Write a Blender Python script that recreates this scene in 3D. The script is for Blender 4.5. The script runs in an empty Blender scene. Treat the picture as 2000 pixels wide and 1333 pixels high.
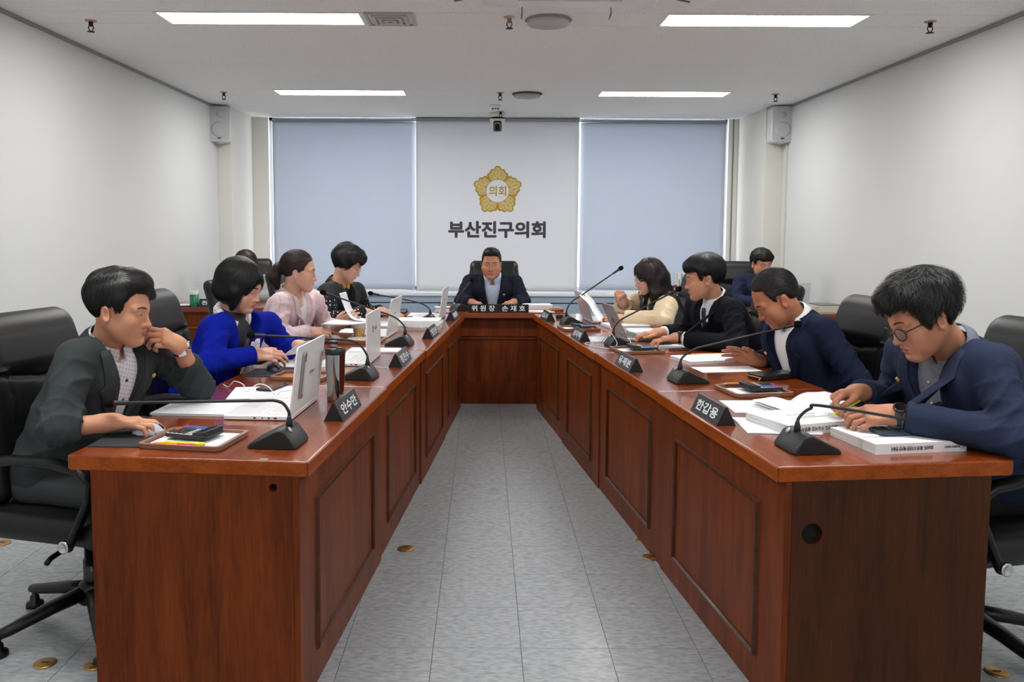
import bpy, bmesh, math, random
import numpy as np
from mathutils import Matrix, Vector

SC = bpy.context.scene
COL = SC.collection
random.seed(7)
PI = math.pi

# ---------------------------------------------------------------- camera
cam_d = bpy.data.cameras.new('camera')
cam = bpy.data.objects.new('camera', cam_d)
COL.objects.link(cam)
TILT, ROLL = math.atan(.08), .0045
cam_d.sensor_width = 36.0
cam_d.lens = 36.0 * 1600 / 2000
cam_d.shift_x = (1000 - 944) / 2000
cam_d.shift_y = -(666.5 - 574) / 2000
cam_d.clip_start = .05
_r0, _f0 = Vector((1, 0, 0)), Vector((0, math.cos(TILT), -math.sin(TILT)))
_u0 = Vector((0, math.sin(TILT), math.cos(TILT)))
_r = _r0 * math.cos(ROLL) + _u0 * math.sin(ROLL)
_u = -_r0 * math.sin(ROLL) + _u0 * math.cos(ROLL)
cam.matrix_world = Matrix(((_r.x, _u.x, -_f0.x, 0), (_r.y, _u.y, -_f0.y, 0), (_r.z, _u.z, -_f0.z, 1.43), (0, 0, 0, 1)))
SC.camera = cam

# ---------------------------------------------------------------- world, exposure
SC.view_settings.view_transform = 'Standard'
SC.view_settings.look = 'None'
SC.view_settings.gamma = 1.0
SC.view_settings.use_curve_mapping = False
SC.view_settings.exposure = 1.5
world = bpy.data.worlds.new('world')
SC.world = world
world.use_nodes = True
world.node_tree.nodes['Background'].inputs[0].default_value = (.88, .93, 1.0, 1)
world.node_tree.nodes['Background'].inputs[1].default_value = 2.8
PANEL_EMIT = 13.0         # ceiling LED panels (the room's lamps)

# ---------------------------------------------------------------- materials
def lin(c):
    return tuple((v / 255 / 12.92 if v / 255 <= .04045 else ((v / 255 + .055) / 1.055) ** 2.4) for v in c)

MATS = {}
def mat(name, rgb=(128, 128, 128), rough=.5, metal=0., spec=.5, coat=0., noise=None, bump=None, trans=0., emit=0., alpha=1., sheen=0.):
    """plain principled material; noise=(scale, amount, stretch xyz) varies the colour, bump=(scale, strength, stretch)"""
    if name in MATS:
        return MATS[name]
    m = bpy.data.materials.new(name)
    m.use_nodes = True
    nt = m.node_tree
    b = nt.nodes['Principled BSDF']
    c = lin(rgb)
    b.inputs['Base Color'].default_value = (*c, 1)
    b.inputs['Roughness'].default_value = rough
    b.inputs['Metallic'].default_value = metal
    b.inputs['Specular IOR Level'].default_value = spec
    b.inputs['Coat Weight'].default_value = coat
    b.inputs['Coat Roughness'].default_value = .12
    b.inputs['Transmission Weight'].default_value = trans
    b.inputs['Sheen Weight'].default_value = sheen
    b.inputs['Alpha'].default_value = alpha
    if emit:
        b.inputs['Emission Color'].default_value = (*c, 1)
        b.inputs['Emission Strength'].default_value = emit
    tc = None
    def coords(stretch):
        nonlocal tc
        if tc is None:
            tc = nt.nodes.new('ShaderNodeTexCoord')
        mp = nt.nodes.new('ShaderNodeMapping')
        mp.inputs['Scale'].default_value = stretch
        nt.links.new(tc.outputs['Object'], mp.inputs['Vector'])
        return mp.outputs[0]
    if noise:
        sc, amt, st = noise
        n = nt.nodes.new('ShaderNodeTexNoise')
        n.inputs['Scale'].default_value = sc
        n.inputs['Detail'].default_value = 4
        nt.links.new(coords(st), n.inputs['Vector'])
        rp = nt.nodes.new('ShaderNodeValToRGB')
        rp.color_ramp.elements[0].position = .3
        rp.color_ramp.elements[1].position = .7
        rp.color_ramp.elements[0].color = (*[v * (1 - amt) for v in c], 1)
        rp.color_ramp.elements[1].color = (*[min(1, v * (1 + amt)) for v in c], 1)
        nt.links.new(n.outputs['Fac'], rp.inputs['Fac'])
        nt.links.new(rp.outputs['Color'], b.inputs['Base Color'])
    if bump:
        sc, stg, st = bump
        n = nt.nodes.new('ShaderNodeTexNoise')
        n.inputs['Scale'].default_value = sc
        n.inputs['Detail'].default_value = 3
        nt.links.new(coords(st), n.inputs['Vector'])
        bp = nt.nodes.new('ShaderNodeBump')
        bp.inputs['Strength'].default_value = stg
        bp.inputs['Distance'].default_value = .004
        nt.links.new(n.outputs['Fac'], bp.inputs['Height'])
        nt.links.new(bp.outputs['Normal'], b.inputs['Normal'])
    MATS[name] = m
    return m

def wood_mat(name, dark, light, stretch, rough=.28, coat=.5, spec=.15):
    m = bpy.data.materials.new(name)
    m.use_nodes = True
    nt = m.node_tree
    b = nt.nodes['Principled BSDF']
    b.inputs['Roughness'].default_value = rough
    b.inputs['Coat Weight'].default_value = coat
    b.inputs['Coat Roughness'].default_value = .10
    b.inputs['Specular IOR Level'].default_value = spec
    tc = nt.nodes.new('ShaderNodeTexCoord')
    oi = nt.nodes.new('ShaderNodeObjectInfo')
    ad = nt.nodes.new('ShaderNodeVectorMath')
    sc0 = nt.nodes.new('ShaderNodeVectorMath'); sc0.operation = 'SCALE'
    sc0.inputs[3].default_value = 3.0
    cmb = nt.nodes.new('ShaderNodeCombineXYZ')
    for i in range(3):
        nt.links.new(oi.outputs['Random'], cmb.inputs[i])
    nt.links.new(cmb.outputs[0], sc0.inputs[0])
    nt.links.new(tc.outputs['Object'], ad.inputs[0])
    nt.links.new(sc0.outputs[0], ad.inputs[1])
    mp = nt.nodes.new('ShaderNodeMapping')
    mp.inputs['Scale'].default_value = stretch
    nt.links.new(ad.outputs[0], mp.inputs['Vector'])
    n1 = nt.nodes.new('ShaderNodeTexNoise')
    n1.inputs['Scale'].default_value = 3.0
    n1.inputs['Detail'].default_value = 6
    n1.inputs['Distortion'].default_value = .6
    n2 = nt.nodes.new('ShaderNodeTexNoise')
    n2.inputs['Scale'].default_value = 22.0
    n2.inputs['Detail'].default_value = 4
    nt.links.new(mp.outputs[0], n1.inputs['Vector'])
    nt.links.new(mp.outputs[0], n2.inputs['Vector'])
    mx = nt.nodes.new('ShaderNodeMix'); mx.data_type = 'FLOAT'
    mx.inputs[0].default_value = .38
    nt.links.new(n1.outputs['Fac'], mx.inputs[2])
    nt.links.new(n2.outputs['Fac'], mx.inputs[3])
    rp = nt.nodes.new('ShaderNodeValToRGB')
    rp.color_ramp.elements[0].position = .34
    rp.color_ramp.elements[1].position = .66
    rp.color_ramp.elements[0].color = (*lin(dark), 1)
    rp.color_ramp.elements[1].color = (*lin(light), 1)
    nt.links.new(mx.outputs[0], rp.inputs['Fac'])
    nt.links.new(rp.outputs['Color'], b.inputs['Base Color'])
    MATS[name] = m
    return m

def node_mat(name):
    m = bpy.data.materials.new(name)
    m.use_nodes = True
    MATS[name] = m
    return m, m.node_tree, m.node_tree.nodes['Principled BSDF']

# ---------------------------------------------------------------- mesh helpers
class MB:
    """collects simple shapes for ONE mesh"""
    def __init__(s):
        s.v, s.f, s.m = [], [], []
        s.cm = 0
    def add(s, vs, fs):
        o = len(s.v)
        s.v += [tuple(p) for p in vs]
        s.f += [tuple(i + o for i in f) for f in fs]
        s.m += [s.cm] * len(fs)
        return s
    def box(s, lo, hi, M=None):
        x0, y0, z0 = lo; x1, y1, z1 = hi
        vs = [Vector(p) for p in ((x0, y0, z0), (x1, y0, z0), (x1, y1, z0), (x0, y1, z0), (x0, y0, z1), (x1, y0, z1), (x1, y1, z1), (x0, y1, z1))]
        if M is not None:
            vs = [M @ p for p in vs]
        return s.add(vs, [(0, 3, 2, 1), (4, 5, 6, 7), (0, 1, 5, 4), (1, 2, 6, 5), (2, 3, 7, 6), (3, 0, 4, 7)])
    def prism(s, poly, h0, h1, M=None):
        """poly in xy extruded along z"""
        n = len(poly)
        vs = [Vector((x, y, h0)) for x, y in poly] + [Vector((x, y, h1)) for x, y in poly]
        if M is not None:
            vs = [M @ p for p in vs]
        fs = [tuple(range(n - 1, -1, -1)), tuple(range(n, 2 * n))] + [(i, (i + 1) % n, n + (i + 1) % n, n + i) for i in range(n)]
        return s.add(vs, fs)
    def lathe(s, prof, n=24, M=None, cap=True):
        vs = []
        for r, z in prof:
            for i in range(n):
                a = 2 * PI * i / n
                vs.append(Vector((r * math.cos(a), r * math.sin(a), z)))
        if M is not None:
            vs = [M @ p for p in vs]
        fs = []
        for k in range(len(prof) - 1):
            for i in range(n):
                j = (i + 1) % n
                fs.append((k * n + i, k * n + j, (k + 1) * n + j, (k + 1) * n + i))
        if cap:
            fs.append(tuple(range(n - 1, -1, -1)))
            fs.append(tuple((len(prof) - 1) * n + i for i in range(n)))
        return s.add(vs, fs)
    def tube(s, path, r, n=8, flat=1.0, up=None):
        """r: number or list; swept along path"""
        P = [Vector(p) for p in path]
        m = len(P)
        rs = r if isinstance(r, (list, tuple)) else [r] * m
        ref = Vector(up) if up else None
        vs = []
        px = None
        for i in range(m):
            t = (P[min(i + 1, m - 1)] - P[max(i - 1, 0)]).normalized()
            if px is None:
                a = ref if ref else (Vector((0, 0, 1)) if abs(t.z) < .9 else Vector((1, 0, 0)))
                px = (a - t * a.dot(t)).normalized()
            else:
                px = (px - t * px.dot(t)).normalized()
            py = t.cross(px)
            for k in range(n):
                a = 2 * PI * k / n
                vs.append(P[i] + px * (math.cos(a) * rs[i] * flat) + py * (math.sin(a) * rs[i]))
        fs = []
        for i in range(m - 1):
            for k in range(n):
                j = (k + 1) % n
                fs.append((i * n + k, i * n + j, (i + 1) * n + j, (i + 1) * n + k))
        fs.append(tuple(range(n - 1, -1, -1)))
        fs.append(tuple((m - 1) * n + k for k in range(n)))
        return s.add(vs, fs)
    def sphere(s, c, r, n=12, k=8, M=None):
        r = r if isinstance(r, (tuple, list)) else (r, r, r)
        c = Vector(c)
        vs = []
        for i in range(1, k):
            th = PI * i / k
            for j in range(n):
                a = 2 * PI * j / n
                vs.append(c + Vector((r[0] * math.sin(th) * math.cos(a), r[1] * math.sin(th) * math.sin(a), r[2] * math.cos(th))))
        vs += [c + Vector((0, 0, r[2])), c - Vector((0, 0, r[2]))]
        if M is not None:
            vs = [M @ p for p in vs]
        fs = []
        for i in range(k - 2):
            for j in range(n):
                q = (j + 1) % n
                fs.append((i * n + j, (i + 1) * n + j, (i + 1) * n + q, i * n + q))
        T, B = (k - 1) * n, (k - 1) * n + 1
        for j in range(n):
            q = (j + 1) % n
            fs.append((T, j, q)); fs.append((B, (k - 2) * n + q, (k - 2) * n + j))
        return s.add(vs, fs)
    def grid(s, pts, nu, nv, closed_u=False):
        """pts[i*nv+j]"""
        fs = []
        for i in range(nu if closed_u else nu - 1):
            for j in range(nv - 1):
                a, b = i * nv + j, ((i + 1) % nu) * nv + j
                fs.append((a, b, b + 1, a + 1))
        return s.add(pts, fs)
    def mesh(s, name, mats):
        me = bpy.data.meshes.new(name)
        me.from_pydata(s.v, [], s.f)
        for m in (mats if isinstance(mats, (list, tuple)) else [mats]):
            me.materials.append(m)
        if isinstance(mats, (list, tuple)) and len(mats) > 1:
            me.polygons.foreach_set('material_index', s.m)
        me.update()
        return me
    def build(s, name, mats, parent=None, smooth=False, bevel=0., seg=2, thick=0.):
        return obj(name, s.mesh(name, mats), parent, smooth, bevel, seg, thick)

def obj(name, me, parent=None, smooth=False, bevel=0., seg=2, thick=0.):
    o = bpy.data.objects.new(name, me)
    COL.objects.link(o)
    if parent is not None:
        o.parent = parent
    if smooth:
        me.polygons.foreach_set('use_smooth', [True] * len(me.polygons))
    if smooth == 'auto':
        me.set_sharp_from_angle(angle=math.radians(38))
    if thick:
        md = o.modifiers.new('thickness', 'SOLIDIFY'); md.thickness = abs(thick); md.offset = 1 if thick > 0 else -1
    if bevel:
        md = o.modifiers.new('bevel', 'BEVEL'); md.width = bevel; md.segments = seg
        md.limit_method = 'ANGLE'; md.angle_limit = math.radians(40)
        me.polygons.foreach_set('use_smooth', [True] * len(me.polygons))
        md.harden_normals = True
    return o

def tag(o, label, cat, group=None):
    o['label'] = label
    o['category'] = cat
    if group:
        o['group'] = group
    return o

def thing(name, label, cat, loc=(0, 0, 0), rz=0., group=None):
    o = bpy.data.objects.new(name, None)
    o.empty_display_size = .1
    COL.objects.link(o)
    o.location = loc
    o.rotation_euler = (0, 0, rz)
    return tag(o, label, cat, group)

def struct(o):
    o['kind'] = 'structure'
    return o

def children_of(o):
    return [c for c in COL.objects if c.parent == o]

def copy_thing(src, loc, rz, label, group=None, kids=None):
    c = src.copy(); COL.objects.link(c)
    c.location = loc; c.rotation_euler = (0, 0, rz)
    c['label'] = label
    if group:
        c['group'] = group
    for ch in (kids if kids is not None else children_of(src)):
        d = ch.copy(); COL.objects.link(d); d.parent = c
        for g in children_of(ch):
            e = g.copy(); COL.objects.link(e); e.parent = d
    return c

_TXT = {}
TXT_SCENE = bpy.data.scenes.new('lettering')      # scratch scene, removed at the end
def text_mesh(txt, size_w, size_h, m, bold=0., depth=.0004, name='lettering', spacing=1.0):
    """flat lettering centred on the origin in the xy plane, scaled to the given width and height"""
    key = (txt, size_w, size_h, m.name, bold, spacing)
    if key in _TXT:
        return _TXT[key]
    cu = bpy.data.curves.new(name, 'FONT')
    cu.body = txt
    cu.extrude = .002
    cu.space_character = spacing
    cu.resolution_u = 3
    t = bpy.data.objects.new(name, cu)
    TXT_SCENE.collection.objects.link(t)
    with bpy.context.temp_override(scene=TXT_SCENE, view_layer=TXT_SCENE.view_layers[0]):
        dg = bpy.context.evaluated_depsgraph_get()
        me = bpy.data.meshes.new_from_object(t.evaluated_get(dg))
    bpy.data.objects.remove(t)
    bpy.data.curves.remove(cu)
    n = len(me.vertices)
    co = np.zeros(n * 3, np.float32)
    me.vertices.foreach_get('co', co)
    co = co.reshape(-1, 3)
    lo, hi = co.min(0), co.max(0)
    co[:, 0] = (co[:, 0] - (lo[0] + hi[0]) / 2) * size_w / (hi[0] - lo[0])
    co[:, 1] = (co[:, 1] - (lo[1] + hi[1]) / 2) * size_h / (hi[1] - lo[1])
    co[:, 2] = np.where(co[:, 2] > 0, depth, 0)
    if bold:                                    # heavier strokes: the same outline repeated a little to each side
        polys = [tuple(p.vertices) for p in me.polygons]
        vs, fs = [], []
        for k in range(8):
            a = 2 * PI * k / 8
            q = co + np.array([bold * math.cos(a), bold * math.sin(a), k * 2.5e-5])
            fs += [tuple(i + len(vs) for i in f) for f in polys]
            vs += [tuple(p) for p in q]
        me = bpy.data.meshes.new(name)
        me.from_pydata(vs, [], fs)
    else:
        me.vertices.foreach_set('co', co.ravel())
    me.materials.clear()
    me.materials.append(m)
    me.name = name
    me.update()
    _TXT[key] = me
    return me

def put_text(parent, txt, w, h, m, M, bold=.0, name='lettering', spacing=1.0):
    o = obj(name, text_mesh(txt, w, h, m, bold, spacing=spacing, name=name), parent)
    o.matrix_local = M
    return o

def frame(origin, ux, uy):
    """matrix with local x along ux, local y along uy"""
    ux = Vector(ux).normalized(); uy = Vector(uy)
    uy = (uy - ux * ux.dot(uy)).normalized()
    uz = ux.cross(uy)
    o = Vector(origin)
    return Matrix(((ux.x, uy.x, uz.x, o.x), (ux.y, uy.y, uz.y, o.y), (ux.z, uy.z, uz.z, o.z), (0, 0, 0, 1)))

def rrect(w, h, r, n=4):
    pts = []
    for cx, cy, a0 in ((w / 2 - r, h / 2 - r, 0), (-w / 2 + r, h / 2 - r, 90), (-w / 2 + r, -h / 2 + r, 180), (w / 2 - r, -h / 2 + r, 270)):
        for i in range(n + 1):
            a = math.radians(a0 + 90 * i / n)
            pts.append((cx + r * math.cos(a), cy + r * math.sin(a)))
    return pts
# ================================================================ SETTING
CEIL = 2.684
XL, XR, YB, YF = -2.80, 3.10, 9.5, -2.6
wall_m = mat('wall_paint', (216, 217, 215), .75, spec=.2, bump=(180, .05, (1, 1, 1)))
pillar_m = mat('pillar_paint', (222, 220, 212), .75, spec=.2)

# floor: slab with single vinyl tiles laid on it
fm, nt, b = node_mat('vinyl_tile')
tc = nt.nodes.new('ShaderNodeTexCoord'); oi = nt.nodes.new('ShaderNodeObjectInfo')
mp = nt.nodes.new('ShaderNodeMapping'); mp.inputs['Scale'].default_value = (.35, 1, 1)
ad = nt.nodes.new('ShaderNodeVectorMath')
cmb = nt.nodes.new('ShaderNodeCombineXYZ')
mul = nt.nodes.new('ShaderNodeMath'); mul.operation = 'MULTIPLY'; mul.inputs[1].default_value = 40
nt.links.new(oi.outputs['Random'], mul.inputs[0])
for i in range(3):
    nt.links.new(mul.outputs[0], cmb.inputs[i])
nt.links.new(tc.outputs['Object'], mp.inputs['Vector'])
nt.links.new(mp.outputs[0], ad.inputs[0]); nt.links.new(cmb.outputs[0], ad.inputs[1])
n1 = nt.nodes.new('ShaderNodeTexNoise'); n1.inputs['Scale'].default_value = 95; n1.inputs['Detail'].default_value = 5
nt.links.new(ad.outputs[0], n1.inputs['Vector'])
rp = nt.nodes.new('ShaderNodeValToRGB')
rp.color_ramp.elements[0].position = .33; rp.color_ramp.elements[1].position = .62
rp.color_ramp.elements[0].color = (*lin((138, 142, 146)), 1)
rp.color_ramp.elements[1].color = (*lin((164, 167, 170)), 1)
nt.links.new(n1.outputs['Fac'], rp.inputs['Fac'])
nt.links.new(rp.outputs['Color'], b.inputs['Base Color'])
b.inputs['Roughness'].default_value = .24
b.inputs['Specular IOR Level'].default_value = .45
n2 = nt.nodes.new('ShaderNodeTexNoise'); n2.inputs['Scale'].default_value = 9
nt.links.new(ad.outputs[0], n2.inputs['Vector'])
bp = nt.nodes.new('ShaderNodeBump'); bp.inputs['Strength'].default_value = .06; bp.inputs['Distance'].default_value = .01
nt.links.new(n2.outputs['Fac'], bp.inputs['Height']); nt.links.new(bp.outputs['Normal'], b.inputs['Normal'])

floor = struct(MB().box((XL - .1, YF - .1, -.12), (XR + .1, YB + .1, -.004)).build('floor', mat('floor_joint', (64, 68, 72), .8)))
TS = .30
tile_me = MB().box((-TS / 2 + .0009, -TS / 2 + .0009, -.004), (TS / 2 - .0009, TS / 2 - .0009, 0)).mesh('floor_tile', MATS['vinyl_tile'])
aL, aR = math.radians(5.0), math.radians(6.2)
L0, R0 = Vector((-.504, 2.316)), Vector((.841, 2.286))
Le, Lo = Vector((math.sin(aL), math.cos(aL))), Vector((-math.cos(aL), math.sin(aL)))
Re, Ro = Vector((-math.sin(aR), math.cos(aR))), Vector((math.cos(aR), math.sin(aR)))
cells = []
x = -.166 + TS / 2
while x > XL: x -= TS
i0 = x
y0 = 2.692 + TS / 2
while y0 > YF: y0 -= TS
xx = i0
while xx < XR + .15:
    yy = y0
    while yy < YB + .15:
        cells.append((xx, yy)); yy += TS
    xx += TS
def seen(c):
    x, y = c
    if y < 2.2 or abs(x / y) > .72: return 99
    for O, E_, N in ((L0, Le, Lo), (R0, Re, Ro)):
        d = Vector((x, y)) - O
        if 0 < d.dot(E_) < 4.3 and .15 < d.dot(N) < .55: return 60 + y
    return y + (2.5 if (x < -1 or x > 1.3) else 0)
cells.sort(key=seen)
rest = MB()
for k, (x, y) in enumerate(cells):
    if k < 296:
        t = obj('floor_tile', tile_me, floor); t.location = (x, y, 0)
    else:
        rest.box((x - TS / 2 + .0009, y - TS / 2 + .0009, -.004), (x + TS / 2 - .0009, y + TS / 2 - .0009, 0))
ro = rest.build('floor_tiles', MATS['vinyl_tile'], floor); ro['kind'] = 'stuff'

# walls
struct(MB().box((XL - .12, YF, -.004), (XL, YB, CEIL + .2)).build('wall_left', wall_m))
struct(MB().box((XR, YF, -.004), (XR + .12, YB, CEIL + .2)).build('wall_right', wall_m))
struct(MB().box((XL - .12, YF - .12, -.004), (XR + .12, YF, CEIL + .2)).build('wall_front', wall_m))
WX0, WX1, WZ0 = -2.47, 2.80, .70
wb = MB()
wb.box((XL - .12, YB, -.004), (WX0, YB + .16, CEIL + .2))
wb.box((WX1, YB, -.004), (XR + .12, YB + .16, CEIL + .2))
wb.box((WX0, YB, -.004), (WX1, YB + .16, WZ0))
wb.box((WX0, YB, CEIL + .02), (WX1, YB + .16, CEIL + .2))
struct(wb.build('wall_back', pillar_m))
struct(MB().box((XL, 8.70, 0), (-2.655, YB, CEIL)).build('pillar_left', pillar_m, bevel=.004))
struct(MB().box((2.915, 8.58, 0), (XR, YB, CEIL)).build('pillar_right', pillar_m, bevel=.004))
trm = mat('conduit', (214, 211, 202), .6)
cnd = MB().box((3.084, 8.44, 0), (3.0985, 8.47, CEIL - .02)).build('trim_1', trm); struct(cnd)
struct(MB().box((2.85, YB - .012, .0), (2.862, YB, CEIL)).build('trim_2', mat('dark_joint', (120, 118, 112), .8)))
# wall angle under the ceiling
ang = mat('ceiling_angle', (150, 150, 148), .6)
struct(MB().box((XL, YF, CEIL - .022), (XL + .016, 8.70, CEIL - .001)).build('trim_3', ang))
struct(MB().box((XR - .016, YF, CEIL - .022), (XR, 8.58, CEIL - .001)).build('trim_4', ang))

# ceiling: slab with separate mineral fibre panels
cm, nt, b = node_mat('ceiling_panel')
tc = nt.nodes.new('ShaderNodeTexCoord'); oi = nt.nodes.new('ShaderNodeObjectInfo')
ad = nt.nodes.new('ShaderNodeVectorMath'); cmb = nt.nodes.new('ShaderNodeCombineXYZ')
mul = nt.nodes.new('ShaderNodeMath'); mul.operation = 'MULTIPLY'; mul.inputs[1].default_value = 31
nt.links.new(oi.outputs['Random'], mul.inputs[0])
for i in range(3):
    nt.links.new(mul.outputs[0], cmb.inputs[i])
nt.links.new(tc.outputs['Object'], ad.inputs[0]); nt.links.new(cmb.outputs[0], ad.inputs[1])
vo = nt.nodes.new('ShaderNodeTexVoronoi'); vo.inputs['Scale'].default_value = 50; vo.inputs['Randomness'].default_value = 1
nz = nt.nodes.new('ShaderNodeTexNoise'); nz.inputs['Scale'].default_value = 60
nzm = nt.nodes.new('ShaderNodeVectorMath'); nzm.operation = 'SCALE'; nzm.inputs[3].default_value = .02
nza = nt.nodes.new('ShaderNodeVectorMath')
nt.links.new(ad.outputs[0], nz.inputs['Vector']); nt.links.new(nz.outputs['Color'], nzm.inputs[0])
nt.links.new(ad.outputs[0], nza.inputs[0]); nt.links.new(nzm.outputs[0], nza.inputs[1])
nt.links.new(nza.outputs[0], vo.inputs['Vector'])
rp = nt.nodes.new('ShaderNodeValToRGB')
rp.color_ramp.elements[0].position = .08; rp.color_ramp.elements[1].position = .15
rp.color_ramp.elements[0].color = (*lin((158, 153, 148)), 1)
rp.color_ramp.elements[1].color = (*lin((242, 240, 237)), 1)
nt.links.new(vo.outputs['Distance'], rp.inputs['Fac'])
nt.links.new(rp.outputs['Color'], b.inputs['Base Color'])
b.inputs['Roughness'].default_value = .9
b.inputs['Specular IOR Level'].default_value = .1
ceiling = struct(MB().box((XL - .1, YF - .1, CEIL + .012), (XR + .1, YB + .1, CEIL + .2)).build('ceiling', mat('ceiling_joint', (66, 64, 62), .9)))
LIGHT_X = [(-1.94, -.725), (1.065, 2.27)]
STRIPS = [(-.51, -.21), (2.19, 2.49), (4.895, 5.185), (7.60, 7.89)]
rows = []
y = YF
edges = [YF, -1.71, -.51, -.21, .99, 2.19, 2.49, 3.69, 4.895, 5.185, 6.40, 7.60, 7.89, 9.05, YB]
pcache = {}
def panel(x0, x1, y0, y1):
    k = (round(x1 - x0, 3), round(y1 - y0, 3))
    if k not in pcache:
        w, d = k
        pcache[k] = MB().box((-w / 2 + .0002, -d / 2 + .0024, 0), (w / 2 - .0002, d / 2 - .0024, .012)).mesh('ceiling_panel', MATS['ceiling_panel'])
    o = obj('ceiling_panel', pcache[k], ceiling)
    o.location = ((x0 + x1) / 2, (y0 + y1) / 2, CEIL)
seams = sorted([XL] + [-.017 + .39 * k for k in range(-7, 9) if XL + .1 < -.017 + .39 * k < XR - .1] + [XR])
for a, c in zip(edges[:-1], edges[1:]):
    if any(abs(a - s[0]) < .01 for s in STRIPS):
        xs = sorted([XL, LIGHT_X[0][0], LIGHT_X[0][1], -.41, .17, .62, LIGHT_X[1][0], LIGHT_X[1][1], XR])
        for p, q in zip(xs[:-1], xs[1:]):
            if not any(abs(p - l[0]) < .01 for l in LIGHT_X):
                panel(p, q, a, c)
    else:
        for p, q in zip(seams[:-1], seams[1:]):
            panel(p, q, a, c)

# ceiling lights
em, nt, b = node_mat('led_diffuser')
b.inputs['Base Color'].default_value = (.9, .9, .9, 1)
b.inputs['Emission Color'].default_value = (1.0, .985, .965, 1)
b.inputs['Emission Strength'].default_value = PANEL_EMIT
lf = mat('light_frame', (232, 232, 230), .4)
LIGHT_LABEL = {(4.895, 0): 'lit long ceiling panel lamp next to the square air vent, left of the cassette', (4.895, 1): 'lit long ceiling panel lamp at the right of the acrylic air deflector',
               (7.60, 0): 'lit long ceiling panel lamp above the left blue window blind', (7.60, 1): 'lit long ceiling panel lamp above the right blue window blind'}
for (y0, y1) in STRIPS:
    for li, (x0, x1) in enumerate(LIGHT_X):
        lab = LIGHT_LABEL.get((y0, li), 'lit long ceiling panel lamp ' + ('over the near end of the ' if y0 > 1 else 'by the front wall, on the side of the ') + ('left' if li == 0 else 'right') + (' desks' if y0 > 1 else ' wall'))
        t = thing('ceiling_light', lab, 'ceiling light', ((x0 + x1) / 2, (y0 + y1) / 2, CEIL), 0, 'recessed panel lamps in the ceiling')
        w, d = (x1 - x0) / 2, (y1 - y0) / 2
        f = MB()
        for a_, b_ in (((-w, -d), (w, -d + .018)), ((-w, d - .018), (w, d)), ((-w, -d + .018), (-w + .018, d - .018)), ((w - .018, -d + .018), (w, d - .018))):
            f.box((a_[0], a_[1], -.005), (b_[0], b_[1], .011))
        f.build('frame', lf, t)
        MB().box((-w + .018, -d + .018, -.002), (w - .018, d - .018, .004)).build('diffuser', em, t)

# round air diffusers, square vent, sprinklers, detector
dm = mat('diffuser_metal', (168, 166, 158), .5)
for x, y, lab in ((.384, 5.043, 'round grey ceiling air diffuser above the acrylic deflector'), (.40, 7.767, 'round grey ceiling air diffuser beside the far sprinkler head')):
    t = thing('air_diffuser', lab, 'air vent', (x, y, CEIL), 0, 'round air diffusers in the ceiling')
    MB().lathe([(.135, 0), (.142, -.006), (.13, -.012), (.12, -.008)], 40).build('rim', mat('diffuser_shadow', (70, 66, 60), .7), t, True)
    MB().lathe([(.122, -.008), (.128, -.026), (.118, -.034), (.02, -.040), (.001, -.040)], 40).build('disc', dm, t, True)
t = thing('square_vent', 'square grey metal ceiling vent with stepped cone louvres', 'air vent', (-.565, 5.04, CEIL))
vm = mat('vent_metal', (178, 174, 164), .45)
for k, s in enumerate((.145, .105, .07, .035)):
    f = MB(); z = -.004 - .004 * k
    w = .02 if k else .016
    for a_, b_ in (((-s, -s), (s, -s + w)), ((-s, s - w), (s, s)), ((-s, -s + w), (-s + w, s - w)), ((s - w, -s + w), (s, s - w))):
        f.box((a_[0], a_[1], z - .006), (b_[0], b_[1], z + .004 if k else 0))
    f.build('louvre' if k else 'frame', vm, t)
sm, cu = mat('sprinkler_dark', (46, 38, 34), .4, .8), mat('sprinkler_cup', (196, 150, 118), .5, .3)
SPR = [(-2.404, 5.117, 'dark brass sprinkler head between the left wall and a panel lamp'), (-2.427, 7.757, 'dark brass sprinkler head over the left wall speaker'),
       (2.707, 7.733, 'dark brass sprinkler head over the right wall speaker'), (2.685, 5.05, 'dark brass sprinkler head between the right wall and a panel lamp'),
       (.148, 4.987, 'dark brass sprinkler head beside the acrylic air deflector'), (.148, 7.716, 'dark brass sprinkler head beside the far round diffuser'),
       (.178, 8.93, 'dark brass sprinkler head just before the ceiling camera')]
for x, y, lab in SPR:
    t = thing('sprinkler', lab, 'sprinkler', (x, y, CEIL), 0, 'sprinkler heads on the ceiling')
    MB().lathe([(.035, 0), (.032, -.005), (.016, -.008)], 20).build('cup', cu, t, True)
    s = MB().lathe([(.014, -.006), (.013, -.03), (.008, -.034), (.006, -.036)], 12)
    s.tube([(.012, 0, -.03), (.016, 0, -.045), (.005, 0, -.064)], .0035, 6)
    s.tube([(-.012, 0, -.03), (-.016, 0, -.045), (-.005, 0, -.064)], .0035, 6)
    s.build('body', sm, t, True)
    MB().lathe([(.004, -.062), (.022, -.066), (.022, -.069), (.004, -.07)], 16).build('deflector', sm, t, True)
t = thing('smoke_detector', 'white round smoke detector in front of the ceiling camera', 'smoke detector', (.115, 8.50, CEIL))
MB().lathe([(.056, 0), (.056, -.012), (.045, -.03), (.035, -.034)], 28).build('housing', mat('white_plastic', (226, 226, 224), .4), t, True)
dk = mat('black_plastic', (22, 22, 24), .45)
for k in range(8):
    a = 2 * PI * k / 8
    MB().box((-.007, -.004, -.006), (.007, .004, .006), frame((.034 * math.cos(a), .034 * math.sin(a), -.036), (-math.sin(a), math.cos(a), 0), (math.cos(a), math.sin(a), 0))).build('slot', dk, t)
MB().lathe([(.03, -.034), (.026, -.044), (.001, -.045)], 24).build('cap', MATS['white_plastic'], t, True)

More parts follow.
